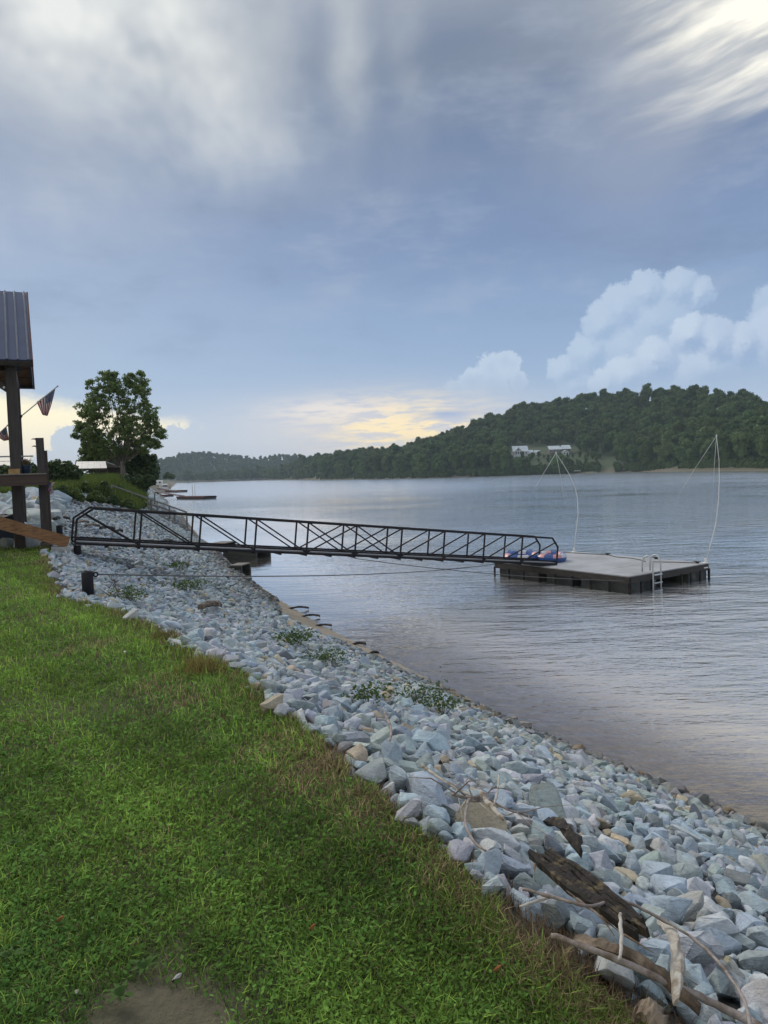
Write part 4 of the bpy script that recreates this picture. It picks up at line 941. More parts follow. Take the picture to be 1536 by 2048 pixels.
# ------------------------------------------------------------------ driftwood on the bank
bark = mat('charred_bark', (0.030, 0.024, 0.020), (0.016, 0.014, 0.013), 5, 0.85, 0.9, 16, (4, 4, 1), c=(0.13, 0.10, 0.06), cs=5)
drift = mat('silver_driftwood', (0.34, 0.30, 0.28), (0.22, 0.185, 0.165), 6, 0.85, 0.6, 14, (3, 3, 1), c=(0.16, 0.12, 0.09), cs=3)
paledrift = mat('bleached_driftwood', (0.50, 0.47, 0.42), (0.38, 0.34, 0.29), 6, 0.85, 0.5, 16, (4, 4, 1), c=(0.20, 0.15, 0.10), cs=3)
browndrift = mat('brown_driftwood', (0.17, 0.125, 0.09), (0.10, 0.075, 0.055), 6, 0.85, 0.7, 14, (3, 3, 1), c=(0.30, 0.24, 0.18), cs=2.5)
def slab(name, p0, p1, w, th, m, label, cat, seed, up=(0, 0, 1), rag=0.12):
    rg = np.random.default_rng(seed); p0, p1 = np.array(p0), np.array(p1); d = p1 - p0; L = np.linalg.norm(d); d /= L; s_ = np.cross(d, up); s_ /= np.linalg.norm(s_); u_ = np.cross(s_, d); n = 14; V = []
    jl, jr = rg.normal(0, rag, n + 1), rg.normal(0, rag, n + 1)
    for i in range(n + 1):
        t_ = i / n; ww = w * (0.35 + 0.65 * math.sin(PI * min(1, 0.12 + t_ * 3)) ** 0.5 if t_ < 0.14 else 1 - 0.75 * max(0, (t_ - 0.82) / 0.18)); c = p0 + d * L * t_ + u_ * 0.05 * math.sin(PI * t_)
        for a, h in ((-0.5 + jl[i], 0.15), (-0.22, 0.50), (0.05, 0.62), (0.28, 0.42), (0.5 + jr[i], 0.1), (0.40, -0.35), (0.0, -0.5), (-0.4, -0.35)):
            V.append(c + s_ * ww * a + u_ * th * (h + rg.normal(0, 0.10)))
    F = [(i * 8 + k, i * 8 + (k + 1) % 8, (i + 1) * 8 + (k + 1) % 8, (i + 1) * 8 + k) for i in range(n) for k in range(8)] + [tuple(range(8))[::-1], tuple(n * 8 + k for k in range(8))]
    return tag(MB().add(V, F).build(name, m, loc=tuple(p0)), label, cat)
def plank_slab(name, p0, p1, w, th, m, label, cat, seed, up=(0, 0, 1), rag=0.04):
    """a straight split plank with ragged ends and a few splinters"""
    rg = np.random.default_rng(seed); p0, p1 = np.array(p0), np.array(p1); d = p1 - p0; L = np.linalg.norm(d); d /= L; s_ = np.cross(d, up); s_ /= np.linalg.norm(s_); u_ = np.cross(s_, d); T = thing(name, label, cat, tuple(p0)); n = 16
    for k in range(5):      # long split fibres side by side, not quite level
        a0, a1 = -0.5 + k / 5 - 0.01, -0.5 + (k + 1) / 5 + 0.01; V = []; f0, f1 = rg.uniform(0, 0.10), rg.uniform(0.88, 1.0); hh = rg.uniform(-0.09, 0.09)
        for i in range(n + 1):
            t_ = f0 + (f1 - f0) * i / n; ta = 1 - 0.35 * abs(t_ - 0.45) ** 2 * 4; c_ = p0 + d * L * t_ + rg.normal(0, 0.002, 3)
            for a, h in ((a0, 0.48), ((a0 + a1) / 2, 0.53), (a1, 0.48), (a1, -0.5), (a0, -0.5)): V.append(c_ + s_ * w * a * ta + u_ * th * (h + hh + rg.normal(0, 0.07)) + s_ * rg.normal(0, 0.0015))
        F = [(i * 5 + q, i * 5 + (q + 1) % 5, (i + 1) * 5 + (q + 1) % 5, (i + 1) * 5 + q) for i in range(n) for q in range(5)] + [(0, 1, 2, 3, 4)[::-1], tuple(n * 5 + q for q in range(5))]
        MB().add(V, F).build('split_board', m, T)
    for k in range(7):
        q = p0 + d * L * rg.uniform(0.05, 0.95) + s_ * w * rg.choice([-0.5, 0.5]); MB().tube([q, q + d * rg.uniform(0.05, 0.16) + s_ * rg.normal(0, 0.02) + u_ * rg.normal(0.01, 0.012)], [0.005, 0.001], 5).build('splinter', MATS['brown_driftwood'], T)
    return T
def branch(name, pix, r0, r1, lift, m, label, cat, seed=0, twigs=0, group=None):
    rg = np.random.default_rng(seed); K = [gp(x, y, lift) for x, y in pix]; pts = []
    for i in range(len(K) - 1):
        for t_ in np.linspace(0, 1, 7)[:-1]:
            a, b, c_, d_ = K[max(i - 1, 0)], K[i], K[i + 1], K[min(i + 2, len(K) - 1)]
            pts.append(0.5 * (2 * b + (c_ - a) * t_ + (2 * a - 5 * b + 4 * c_ - d_) * t_ ** 2 + (3 * b - a - 3 * c_ + d_) * t_ ** 3))
    pts.append(K[-1]); n = len(pts); rr = [(r0 + (r1 - r0) * i / (n - 1)) * (1 + 0.12 * rg.normal()) for i in range(n)]
    T = thing(name, label, cat, tuple(pts[0]), group) if twigs else None
    mb = MB().tube([p + rg.normal(0, r0 * 0.15, 3) for p in pts], rr, 8)
    if not twigs: return tag(mb.build(name, m, smooth=True, loc=tuple(pts[0])), label, cat, group)
    mb.build('stem', m, T, True)
    for k in range(twigs):
        i = rg.integers(1, n - 1); d = rg.normal(size=3) * V3(1, 1, 0.35) + V3(0, 0, 0.25); d /= np.linalg.norm(d); l = rg.uniform(0.15, 0.5) * min(1, r0 / 0.012) * (0.6 + 0.4 * rg.random()); e = pts[i] + d * l * 0.5 + rg.normal(0, 0.03, 3)
        MB().tube([pts[i], e, e + (d + rg.normal(0, 0.3, 3)) * l * 0.5], [rr[i] * 0.5, rr[i] * 0.36, rr[i] * 0.15], 6).build('twig', m, T, True)
plank_slab('charred_plank', PLANK[0], PLANK[1], 0.095, 0.034, bark, 'long dark charred plank lying across the pale rocks', 'driftwood', 4, up=(-0.1, -0.35, 0.9))
slab('bark_slab', gp(1100, 1645, 0.20), gp(1162, 1706, 0.22), 0.06, 0.04, bark, 'short ragged dark bark slab just above the charred plank', 'driftwood', 6, up=(0, -0.3, 0.9), rag=0.2)
slab('split_log', gp(1322, 1845, 0.20), gp(1352, 2005, 0.16), 0.040, 0.03, paledrift, 'pale split log standing out among the rocks below the charred plank', 'driftwood', 9, up=(0.2, -0.6, 0.7), rag=0.05)
slab('rotten_log', gp(1150, 1880, 0.10), gp(1400, 2020, 0.12), 0.045, 0.035, browndrift, 'rotten brown log along the lawn edge under the long grey pole', 'driftwood', 12, rag=0.18)
branch('driftwood_pole', [(1105, 1872), (1200, 1905), (1330, 1962), (1430, 2008), (1530, 2060)], 0.009, 0.014, 0.15, drift, 'long grey driftwood pole running along the lawn edge', 'driftwood', 1)
branch('curved_branch', [(1045, 1778), (1110, 1795), (1180, 1812), (1235, 1800), (1300, 1826), (1390, 1880), (1450, 1940), (1490, 2005), (1502, 2060)], 0.0055, 0.005, 0.26, drift, 'long thin curved grey branch arching across the rocks', 'branch', 2)
branch('forked_branch', [(845, 1532), (880, 1556), (920, 1580), (960, 1600)], 0.009, 0.006, 0.22, paledrift, 'pale stick with twigs above the lawn corner', 'branch', 3, 3)
branch('brushwood', [(905, 1588), (940, 1596), (975, 1600), (1015, 1618), (1062, 1632)], 0.009, 0.005, 0.25, drift, 'tangle of grey brushwood twigs on the middle of the bank', 'branch', 5, 14)
branch('bleached_stick', [(962, 1588), (985, 1615), (1008, 1640)], 0.013, 0.008, 0.28, paledrift, 'thick bleached stick in the brushwood tangle', 'branch', 6)
branch('hanging_branch', [(938, 1598), (930, 1640), (945, 1680), (972, 1702)], 0.007, 0.005, 0.26, drift, 'thin bent branch hanging down from the brushwood tangle', 'branch', 7)
branch('upright_twig', [(998, 1548), (996, 1580), (988, 1608)], 0.006, 0.004, 0.3, paledrift, 'thin pale twig rising above the brushwood tangle', 'branch', 8)
branch('pale_stick', [(1240, 1828), (1243, 1880), (1240, 1920)], 0.006, 0.005, 0.28, paledrift, 'short pale upright stick at the lower end of the charred plank', 'branch', 9)
branch('pale_stick', [(1040, 1813), (1075, 1802), (1110, 1792)], 0.005, 0.004, 0.24, paledrift, 'short pale stick left of the lilac boulder', 'branch', 10)
branch('slope_branch', [(770, 1428), (782, 1456), (780, 1482)], 0.010, 0.007, 0.24, drift, 'thin crooked branch on the rocks above the lawn bend', 'branch', 12)
branch('slope_stick', [(1085, 1720), (1130, 1775), (1210, 1840)], 0.007, 0.004, 0.22, drift, 'thin grey stick lying along the near side of the charred plank', 'branch', 13)
slab('edge_log', gp(1275, 2030, 0.10), gp(1330, 2080, 0.1), 0.06, 0.05, browndrift, 'stub of brown log at the bottom edge by the lawn', 'driftwood', 14)
for i, (x0, y0, x1, y1, lb) in enumerate([(108, 1038, 140, 1037, 'flat dark board on the boulders behind the short pipe'), (150, 1046, 178, 1044, 'upper dark driftwood piece on the boulders inside the gangway'), (172, 1052, 200, 1052, 'rusty driftwood piece below the upper one on the boulders'),
        (200, 1056, 230, 1058, 'dark board on the boulders near the first gangway upright'), (232, 1063, 246, 1063, 'small dark board next to the first gangway upright'), (322, 1083, 346, 1081, 'dark board on the rocks just above the gangway deck')]):
    slab('driftwood_board', gp(x0, y0, 0.3), gp(x1, y1, 0.3), 0.14, 0.08, browndrift if i in (1, 2) else bark, lb, 'driftwood', 20 + i)
slab('driftwood_log', gp(400, 1215, 0.2), gp(442, 1210, 0.2), 0.14, 0.10, browndrift, 'brown log half buried in the rocks down from the pipe bollard', 'driftwood', 33)
for i, (x0, y0, x1, y1) in enumerate([(575, 1219, 618, 1216), (600, 1235, 640, 1232), (622, 1256, 664, 1251), (700, 1293, 732, 1288), (735, 1312, 758, 1306), (1072, 1480, 1092, 1484), (1010, 1455, 1040, 1462)]):
    slab('washed_stick', atz(x0, y0, 0.04), atz(x1, y1, 0.04), 0.07, 0.05, bark, f'{("first","second","third","fourth","fifth","sixth","seventh")[(0,1,2,3,4,6,5)[i]]} dark washed up stick along the waterline counting from the gangway', 'driftwood', 40 + i)

# ------------------------------------------------------------------ foliage
def ico(sub):
    bm = bmesh.new(); bmesh.ops.create_icosphere(bm, subdivisions=sub, radius=1.0); me = bpy.data.meshes.new('i'); bm.to_mesh(me); bm.free(); return arr(me)
ICO1, ICO2 = ico(1), ico(2)
def foliage(rg, blobs, n, leaf, core=0.8, up=0.25, jit=0.12, lenr=1.0):
    """leaf faces spread over and inside lumps (x, y, z, rx, rz), with a darker lumpy core"""
    B = np.array(blobs, float); wt = B[:, 3] ** 2; wt /= wt.sum(); k = rg.choice(len(B), n, p=wt); d = rg.normal(size=(n, 3)); d[:, 2] += up; d /= np.linalg.norm(d, axis=1, keepdims=True)
    rr = 1 - np.abs(rg.normal(0, jit, (n, 1))) + rg.normal(0, 0.05, (n, 1)); P = B[k, :3] + d * rr * np.stack([B[k, 3], B[k, 3], B[k, 4]], -1)
    nr = d + rg.normal(0, 0.55, (n, 3)); nr /= np.linalg.norm(nr, axis=1, keepdims=True); a = rg.normal(size=(n, 3)); a -= nr * (a * nr).sum(1, keepdims=True); a /= np.linalg.norm(a, axis=1, keepdims=True); b = np.cross(nr, a); s = leaf * rg.uniform(0.6, 1.3, (n, 1))
    V = np.stack([P - a * s * lenr, P + b * s * 0.6 - a * s * 0.1, P + a * s * lenr, P - b * s * 0.6 + a * s * 0.1], 1).reshape(-1, 3); F = np.arange(n * 4).reshape(-1, 4); Fs = [F]
    if core:
        cv, cf = ICO1; VV = [V]; o = len(V); CF = []
        for q in B: VV.append(cv * np.array([q[3], q[3], q[4]]) * core * rg.uniform(0.85, 1.1, (len(cv), 1)) + q[:3]); CF.append(cf + o); o += len(cv)
        V = np.concatenate(VV); Fs.append(np.concatenate(CF))
    return V, Fs
woods = leafmat('woodland_leaf', a=(0.10, 0.15, 0.055), b=(0.048, 0.085, 0.036), trans=0.25, var=0.5, gloss=0.05)
treebark = mat('grey_tree_bark', (0.16, 0.14, 0.12), (0.09, 0.08, 0.07), 4, 0.9, 0.6, 10, (2, 2, 0.5))
def crown_variant(seed, h=12.0, r=5.0, n=1000, leaf=0.45):
    rg = np.random.default_rng(seed); bl = []
    for k in range(9):
        a = rg.random() * 6.28; q = rg.random() ** 0.5 * 0.62; z = rg.uniform(0.32, 0.86); q *= 1.15 - 0.75 * abs(z - 0.5)
        s = rg.uniform(0.28, 0.46) * r; bl.append((math.cos(a) * q * r, math.sin(a) * q * r, z * h, s, s * rg.uniform(0.75, 1.05)))
    bl.append((0, 0, h * 0.52, r * 0.62, h * 0.30)); bl.append((0, 0, h * 0.28, r * 0.55, h * 0.22))
    return foliage(rg, bl, n, leaf, 0.86)
CROWNS = []
for i in range(6):
    V, F = crown_variant(200 + i, 12.0 + (i % 3) * 1.5, 4.6 + (i % 2) * 0.8); me = np_mesh('tree_crown', V, F); me.materials.append(woods); CROWNS.append(me)
tv = MB().tube([(0, 0, -1.0), (0.1, 0, 3), (0, 0.1, 6)], [0.32, 0.24, 0.15], 6); TRUNK = bpy.data.meshes.new('tree_trunk'); TRUNK.from_pydata([Vector(q) for q in tv.v], [], tv.f); TRUNK.materials.append(treebark)

ORDN = 'first second third fourth fifth sixth seventh eighth ninth tenth eleventh twelfth thirteenth fourteenth fifteenth sixteenth seventeenth eighteenth nineteenth twentieth twenty-first twenty-second twenty-third twenty-fourth twenty-fifth twenty-sixth twenty-seventh twenty-eighth twenty-ninth thirtieth thirty-first thirty-second thirty-third thirty-fourth thirty-fifth thirty-sixth thirty-seventh thirty-eighth thirty-ninth fortieth forty-first forty-second forty-third forty-fourth forty-fifth forty-sixth forty-seventh forty-eighth forty-ninth fiftieth'.split()
def forest():
    rg = np.random.default_rng(21); n = 60000
    qx = rg.uniform(230, 1760, n); dep = 180 + 1700 * rg.random(n) ** 0.8; x = (qx - PW / 2) / FPX * dep; y = dep
    h, t, t2 = hill(x, y); s = np.interp(qx, HXA, HSA); z = height(x, y)
    inA = (t > 0.012) & (t < 1.12); inB = (t2 > 0.03) & (t2 < 1.12) & (qx < 760); ok = (inA | inB) & (z > 0.9) & (h > -1)
    nx = np.interp(y, WLY, WLX); ok &= (x > nx + 10) | (y > 1335)
    ok &= rg.random(n) < np.where(inB & ~inA, 0.45, 0.85)
    P = np.stack([x, y, z], -1)[ok]; v = P - CP; c = v @ FV; px, py = PW / 2 + FPX * (v @ RV) / c, PH / 2 - FPX * (v @ UV_) / c
    keep = np.ones(len(P), bool); hs = Hash(9.0); rr = np.zeros(len(P)); scl = rg.uniform(0.8, 1.35, len(P)) * (0.9 + 0.25 * wob(P[:, 0], P[:, 1], 70, 4))
    house = (px > 1012) & (px < 1153) & (py > 893) & (py < 942) ; drive = (px > 1153) & (px < 1238) & (py > 913) & (py < 944)
    for i in rg.permutation(len(P)):
        if (house[i] or drive[i]):
            scl[i] = rg.uniform(0.18, 0.38) if py[i] > 915 and rg.random() < 0.85 and not (1200 < px[i] < 1232) else 0
            if scl[i] == 0: keep[i] = False; continue
        r = 2.6 * scl[i] / 0.95
        if not hs.ok(P[i, 0], P[i, 1], r, 1.0): keep[i] = False; continue
        hs.put(P[i, 0], P[i, 1], r)
    P, scl, px, py, c = P[keep], scl[keep], px[keep], py[keep], c[keep]; hh, tt, _ = hill(P[:, 0], P[:, 1]); n = len(P)
    # the front row along the far shore: trees one can tell apart
    front = np.nonzero((tt > 0) & (tt < 0.16) & (px > 640) & (px < 1540) & (scl > 0.6) & (c < 620))[0]; pick = []; last = []
    for i in front[np.argsort(c[front])]:
        if all(abs(px[i] - q) > 17 for q in last): pick.append(i); last.append(px[i])
    pick.sort(key=lambda i: px[i])
    for k, i in enumerate(pick):
        T = thing('shore_tree', f'leafy tree in the far shore front row, {ORDN[len(pick) - 1 - k]} from the right edge', 'tree', tuple(P[i]), 'trees along the far shore')
        T.rotation_euler = (0, 0, rg.random() * 6.28); s_ = scl[i] * rg.uniform(0.95, 1.2); T.scale = (s_, s_, s_ * rg.uniform(0.9, 1.1))
        link('crown', CROWNS[rg.integers(6)], None, T); link('trunk', TRUNK, None, T)
    # low growth right at the water's edge
    k_ = 3200; qs = rg.uniform(540, 1750, k_); sd_ = np.interp(qs, HXA, HSA) * (1 + rg.uniform(0.002, 0.022, k_)); xs_ = (qs - PW / 2) / FPX * sd_; low = np.stack([xs_, sd_, height(xs_, sd_) - 0.8], -1); lk = (low[:, 2] > -0.6) & ~((qs > 1200) & (qs < 1232)) & (wob(xs_, sd_, 14, 2) > -0.45); low = low[lk]
    m = np.ones(n, bool); m[pick] = False; P, scl = np.concatenate([P[m], low]), np.concatenate([scl[m], rg.uniform(0.14, 0.34, len(low))]); n = len(P); print('FOREST', n, 'front', len(pick))
    col = bpy.data.collections.new('crown_kinds')
    for k, me in enumerate(CROWNS): col.objects.link(bpy.data.objects.new('crown_kind', me))
    me = bpy.data.meshes.new('woodland'); me.vertices.add(n); me.vertices.foreach_set('co', P.astype(np.float32).ravel())
    for nm, a in (('scl', scl), ('rot', rg.random(n) * 6.28)):
        at = me.attributes.new(nm, 'FLOAT', 'POINT'); at.data.foreach_set('value', a.astype(np.float32))
    o = link('woodland', me, woods); tag(o, 'dense green woodland covering the hills across the river', 'woods', kind='stuff')
    ng = bpy.data.node_groups.new('plant_trees', 'GeometryNodeTree'); ng.interface.new_socket('Geometry', in_out='INPUT', socket_type='NodeSocketGeometry'); ng.interface.new_socket('Geometry', in_out='OUTPUT', socket_type='NodeSocketGeometry')
    N = ng.nodes; gi, go = N.new('NodeGroupInput'), N.new('NodeGroupOutput'); ip = N.new('GeometryNodeInstanceOnPoints'); ci = N.new('GeometryNodeCollectionInfo'); ci.inputs['Collection'].default_value = col; ci.inputs['Separate Children'].default_value = True; ci.inputs['Reset Children'].default_value = True
    ip.inputs['Pick Instance'].default_value = True; a1 = N.new('GeometryNodeInputNamedAttribute'); a1.data_type = 'FLOAT'; a1.inputs[0].default_value = 'scl'; a2 = N.new('GeometryNodeInputNamedAttribute'); a2.data_type = 'FLOAT'; a2.inputs[0].default_value = 'rot'
    cx = N.new('ShaderNodeCombineXYZ'); rv = N.new('FunctionNodeRandomValue'); rv.data_type = 'INT'; rv.inputs[4].default_value = 0; rv.inputs[5].default_value = 5
    L = ng.links.new; L(gi.outputs[0], ip.inputs['Points']); L(ci.outputs[0], ip.inputs['Instance']); L(a1.outputs[0], ip.inputs['Scale']); L(a2.outputs[0], cx.inputs[2]); L(cx.outputs[0], ip.inputs['Rotation']); L(rv.outputs[2], ip.inputs['Instance Index']); L(ip.outputs[0], go.inputs[0])
    o.modifiers.new('plant', 'NODES').node_group = ng
forest()

# ------------------------------------------------------------------ the big shade tree and the green bank behind the gangway
oak = leafmat('shade_tree_leaf', a=(0.20, 0.265, 0.085), b=(0.11, 0.165, 0.05), trans=0.5, rnd=False)
lime = leafmat('light_bush_leaf', a=(0.15, 0.20, 0.055), b=(0.07, 0.115, 0.034), trans=0.4, rnd=False)
darkl = leafmat('dark_bush_leaf', a=(0.085, 0.125, 0.045), b=(0.035, 0.062, 0.024), trans=0.3, rnd=False)
def tree_px(name, label, Y, base, lumps, n, leaf, m, trunk_r, core=0.55, group=None, seed=1, limbs=True):
    """lumps: (px, py, radius px, depth shift m); stands where its base is"""
    rg = np.random.default_rng(seed)
    if Y is None: Y = float(gp(base[0], base[1])[1])
    s = Y / FPX; b = aty(base[0], base[1], Y); b[2] = min(b[2], H1(b[0], b[1])); T = thing(name, label, 'tree' if 'tree' in name else 'bush', tuple(b), group)
    bl = []
    for (x, y, r, dy) in lumps:
        p = aty(x, y, Y) + V3(0, dy, 0); bl.append((p[0], p[1], p[2], r * s, r * s * 0.85))
    if core < 0.6:      # airy crown: many leaf sprays with gaps between them
        sp_ = []
        for q in bl:
            for _ in range(max(3, int(60 * (q[3] / 1.0) ** 1.6))):
                d = rg.normal(size=3); d /= np.linalg.norm(d); rr = q[3] * rg.uniform(0.35, 1.02); f = rg.uniform(0.13, 0.34); e = np.array(q[:3]) + d * rr * V3(1, 1, 0.95); sp_.append((*e, f, f * 0.75))
        V, F = foliage(rg, sp_, n, leaf, 0, 0.1, 0.5)
    else:
        sp_ = []
        for q in bl:
            for _ in range(10):
                d = rg.normal(size=3); d[2] = abs(d[2]) * 0.8; d /= np.linalg.norm(d); e = np.array(q[:3]) + d * q[3] * 0.75; f = q[3] * rg.uniform(0.25, 0.5); sp_.append((*e, f, f * 0.8))
        V, F = foliage(rg, sp_ + bl, n, leaf, core * 0.85, 0.15, 0.3)
    link('crown', np_mesh('crown', V - np.array(T.location), F), m, T)
    mb = MB(); fork = b + (np.array(bl)[:, :3].mean(0) - b) * 0.36
    mb.tube([b - ZX * 0.3, b + (fork - b) * 0.15 + ZX * 0.02, (b + fork) / 2, fork], [trunk_r * 1.35, trunk_r * 1.05, trunk_r * 0.95, trunk_r * 0.8], 10)
    if limbs:
        for q in bl:
            e = np.array(q[:3]); st = b + (fork - b) * rg.uniform(0.65, 1.0); mid = st + (e - st) * 0.5 + V3(0, 0, -0.03 * np.linalg.norm(e - st)) + rg.normal(0, 0.12, 3); mb.tube([st, mid, e], [trunk_r * 0.22, trunk_r * 0.15, trunk_r * 0.06], 6)
    mb.build('trunk', treebark, T, True); return T
L = [(215, 765, 24, 0), (190, 790, 24, .5), (240, 785, 26, -.4), (272, 765, 24, .3), (285, 790, 22, -.5), (258, 758, 14, 0), (170, 825, 22, 0), (205, 822, 30, -.8), (250, 825, 32, .6), (295, 825, 24, -.3), (165, 860, 20, .6),
     (190, 862, 28, -.6), (232, 865, 34, .8), (275, 860, 30, -.8), (310, 862, 18, 0), (158, 852, 11, 0), (322, 868, 12, 0), (176, 885, 20, .3), (215, 893, 26, -.6), (258, 893, 26, .6), (296, 888, 22, -.4), (245, 905, 16, .0), (152, 872, 9, 0), (305, 842, 14, 0), (178, 768, 9, 0), (283, 748, 9, 0), (222, 750, 11, 0), (312, 885, 12, 0), (185, 905, 12, 0)]
tree_px('shade_tree', 'tall spreading green tree on the grassy rise behind the gangway', 60, (248, 956), L, 56000, 0.075, oak, 0.22, 0.42, seed=4)
tree_px('bushy_tree', 'pale green bushy tree behind the left of the tall tree', 68, (195, 950), [(185, 905, 26, 0), (215, 915, 28, 0), (175, 930, 22, 0), (235, 925, 24, 0), (205, 940, 24, 0)], 5000, 0.17, lime, 0.15, 0.75, 'small trees on the rise', 5)
tree_px('bushy_tree', 'dark green bushy tree right of the tall trunk', 62, (285, 962), [(278, 915, 22, 0), (298, 925, 18, 0), (268, 935, 22, 0), (295, 945, 22, 0), (280, 950, 22, 0), (308, 952, 10, 0)], 5500, 0.16, darkl, 0.14, 0.75, 'small trees on the rise', 6)
tree_px('bank_shrub', 'dark shrub overhanging the stony bank below the tall tree', 57, (275, 985), [(255, 966, 15, 0), (280, 964, 16, 0), (300, 962, 12, 0), (265, 976, 13, 0), (285, 974, 13, 0)], 4500, 0.13, darkl, 0.06, 0.8, 'shrubs on the green bank', 7, False)
tree_px('bank_shrub', 'dark green shrub just behind the short rail post', 44, (118, 968), [(112, 935, 17, 0), (130, 940, 18, 0), (148, 948, 16, 0), (100, 948, 15, 0), (120, 955, 20, 0), (142, 958, 14, 0)], 7000, 0.10, darkl, 0.05, 0.8, 'shrubs on the green bank', 8, False)
tree_px('bank_shrub', 'green shrub seen between the deck posts', 42, (58, 965), [(55, 935, 14, 0), (66, 945, 14, 0), (45, 948, 14, 0), (20, 945, 16, 0), (0, 948, 18, 0), (60, 960, 14, 0)], 4500, 0.10, darkl, 0.05, 0.8, 'shrubs on the green bank', 9, False)
tree_px('bank_shrub', 'rounded dark shrub at the far bend of the shore', 330, (340, 960), [(337, 952, 7, 0), (345, 954, 6, 0), (330, 955, 5, 0)], 900, 0.45, darkl, 0.2, 0.85, 'shrubs on the green bank', 10, False)
for i, (x, y, r, Y, m_, lb) in enumerate([(150, 992, 15, None, lime, 'light green leafy clump at the edge of the boulders'), (120, 985, 14, None, darkl, 'dark leafy clump between the rail post and the boulders'), (190, 996, 15, None, lime, 'light green leafy clump left of the bank stairs'), (168, 976, 13, None, lime, 'light green leafy clump up the rise below the shed'), (224, 1002, 12, None, darkl, 'low leafy clump under the bank stairs'), (252, 1008, 11, None, lime, 'small light green clump right of the bank stairs'), (205, 976, 13, None, darkl, 'dark leafy clump just behind the top of the bank stairs'), (135, 972, 12, None, lime, 'light green leafy clump behind the boulders below the shed'), (235, 982, 12, None, lime, 'light leafy clump beside the stair rail on the rise'), (275, 1000, 10, None, darkl, 'little dark clump on the stones under the stair rail')]):
    tree_px('bank_shrub', lb, Y, (x, y + r), [(x - r * .5, y, r * .6, 0), (x + r * .5, y + 2, r * .6, 0), (x, y - r * .35, r * .65, 0.2), (x + r * .9, y + r * .4, r * .4, 0), (x - r, y + r * .4, r * .4, 0)], 2600, 0.085, m_, 0.04, 0.8, 'shrubs on the green bank', 80 + i, False)
def tufts(name, label, rg, gen, n, h, w, cols, kind='stuff', cat='weeds'):
    x, y = gen(n); P = np.stack([x, y, height(x, y) - 0.02], -1); n = len(P); col = cols[0] + (cols[1] - cols[0]) * rg.random((n, 1)); col = col * rg.uniform(0.7, 1.3, (n, 1))
    V, Q, T_, Cc = blades(P, h * rg.uniform(0.5, 1.25, n), w * rg.uniform(0.7, 1.3, n), rg.uniform(0.1, 0.8, n), col, rg)
    return tag(link(name, np_mesh(name, V, [Q, T_], Cc), MATS['grass_leaf']), label, cat, kind=kind)
rg = np.random.default_rng(31)
def g_bank(n):
    y = rg.uniform(36, 62, n); xw, xt = np.interp(y, WLY, WLX), np.interp(y, TPY, TPX); u = rg.uniform(0.60, 3.2, n); x = xw - (xw - xt) * u; k = ((y > 43) | (u > 1.0)) & (rg.random(n) < 0.5 + 0.5 * (wob(x, y, 2.0, 3) > -0.2)); return x[k], y[k]
tufts('tall_weeds', 'tall green weeds on the rise behind the gangway', rg, g_bank, 110000, 0.75, 0.03, (np.array((0.075, 0.115, 0.030)), np.array((0.15, 0.20, 0.055))))
def g_meadow(n):
    y = rg.uniform(60, 120, n); xt = np.interp(y, TPY, TPX); x = xt - rg.random(n) * 30; return x, y
tufts('meadow_grass', 'bright grass on the level ground around the tall tree', rg, g_meadow, 20000, 0.35, 0.06, (np.array((0.11, 0.16, 0.04)), np.array((0.17, 0.22, 0.06))))
def g_edge(n):
    y = 1.8 + 15 * rg.random(n) ** 1.5; xt = np.interp(y, TPY, TPX); x = xt + rg.normal(0.02, 0.13, n) + 0.10 * wob(y * 1.7, y, 1.0, 2); k = (wob(x * 0 + y * 2.2, y, 1.0, 5) > -0.35); return x[k], y[k]
tufts('dry_weeds', 'brown dry weeds fringing the lawn above the rocks', rg, g_edge, 17000, 0.08, 0.0042, (np.array((0.14, 0.095, 0.06)), np.array((0.26, 0.20, 0.13))))
def weed_patch(px, py, rad, n, h, label,  c0=(0.055, 0.10, 0.03), c1=(0.11, 0.16, 0.05)):
    c = gp(px, py, 0.12); m = MB(); rg2 = np.random.default_rng(int(px)); V, F, Cc = [], [], []
    T = thing('rock_weed', label, 'weed', (c[0], c[1], H1(c[0], c[1])), 'weeds among the rocks'); q = rg2.normal(0, 1, (n, 3)) * V3(rad * 0.8, rad * 0.8, 0.02) + c + V3(0, 0, 0.03); q[:, 2] += rg2.random(n) * h
    q = np.repeat(q, 3, 0) + rg2.normal(0, 0.02, (n * 3, 3)); n *= 3
    if c0[0] > 0.15:
        q[:, 2] = height(q[:, 0], q[:, 1]) + 0.02; Vb, Qb, Tb, Cb = blades(q, rg2.uniform(0.07, 0.17, n), rg2.uniform(0.005, 0.009, n), rg2.uniform(0.2, 0.9, n), np.array(c0) + (np.array(c1) - np.array(c0)) * rg2.random((n, 1)), rg2)
        link('leaves', np_mesh('leaves', Vb - np.array(T.location), [Qb, Tb], Cb), MATS['grass_leaf'], T); return
    Vv, Fq, C2 = leaflets(q, 0.021 * rg2.uniform(0.5, 1.2, n) * (1 + 0.4 * (c[1] > 12)), np.array(c0) + (np.array(c1) - np.array(c0)) * rg2.random((n, 1)), rg2, 0.9)
    link('leaves', np_mesh('leaves', Vv - np.array(T.location), Fq, C2), MATS['grass_leaf'], T)
    st = MB()
    for k in range(6): st.tube([c - ZX * 0.1, c + rg2.normal(0, 1, 3) * V3(rad * .7, rad * .7, 0.02) + ZX * h], [0.006, 0.003], 5)
    st.build('stems', browndrift, T)
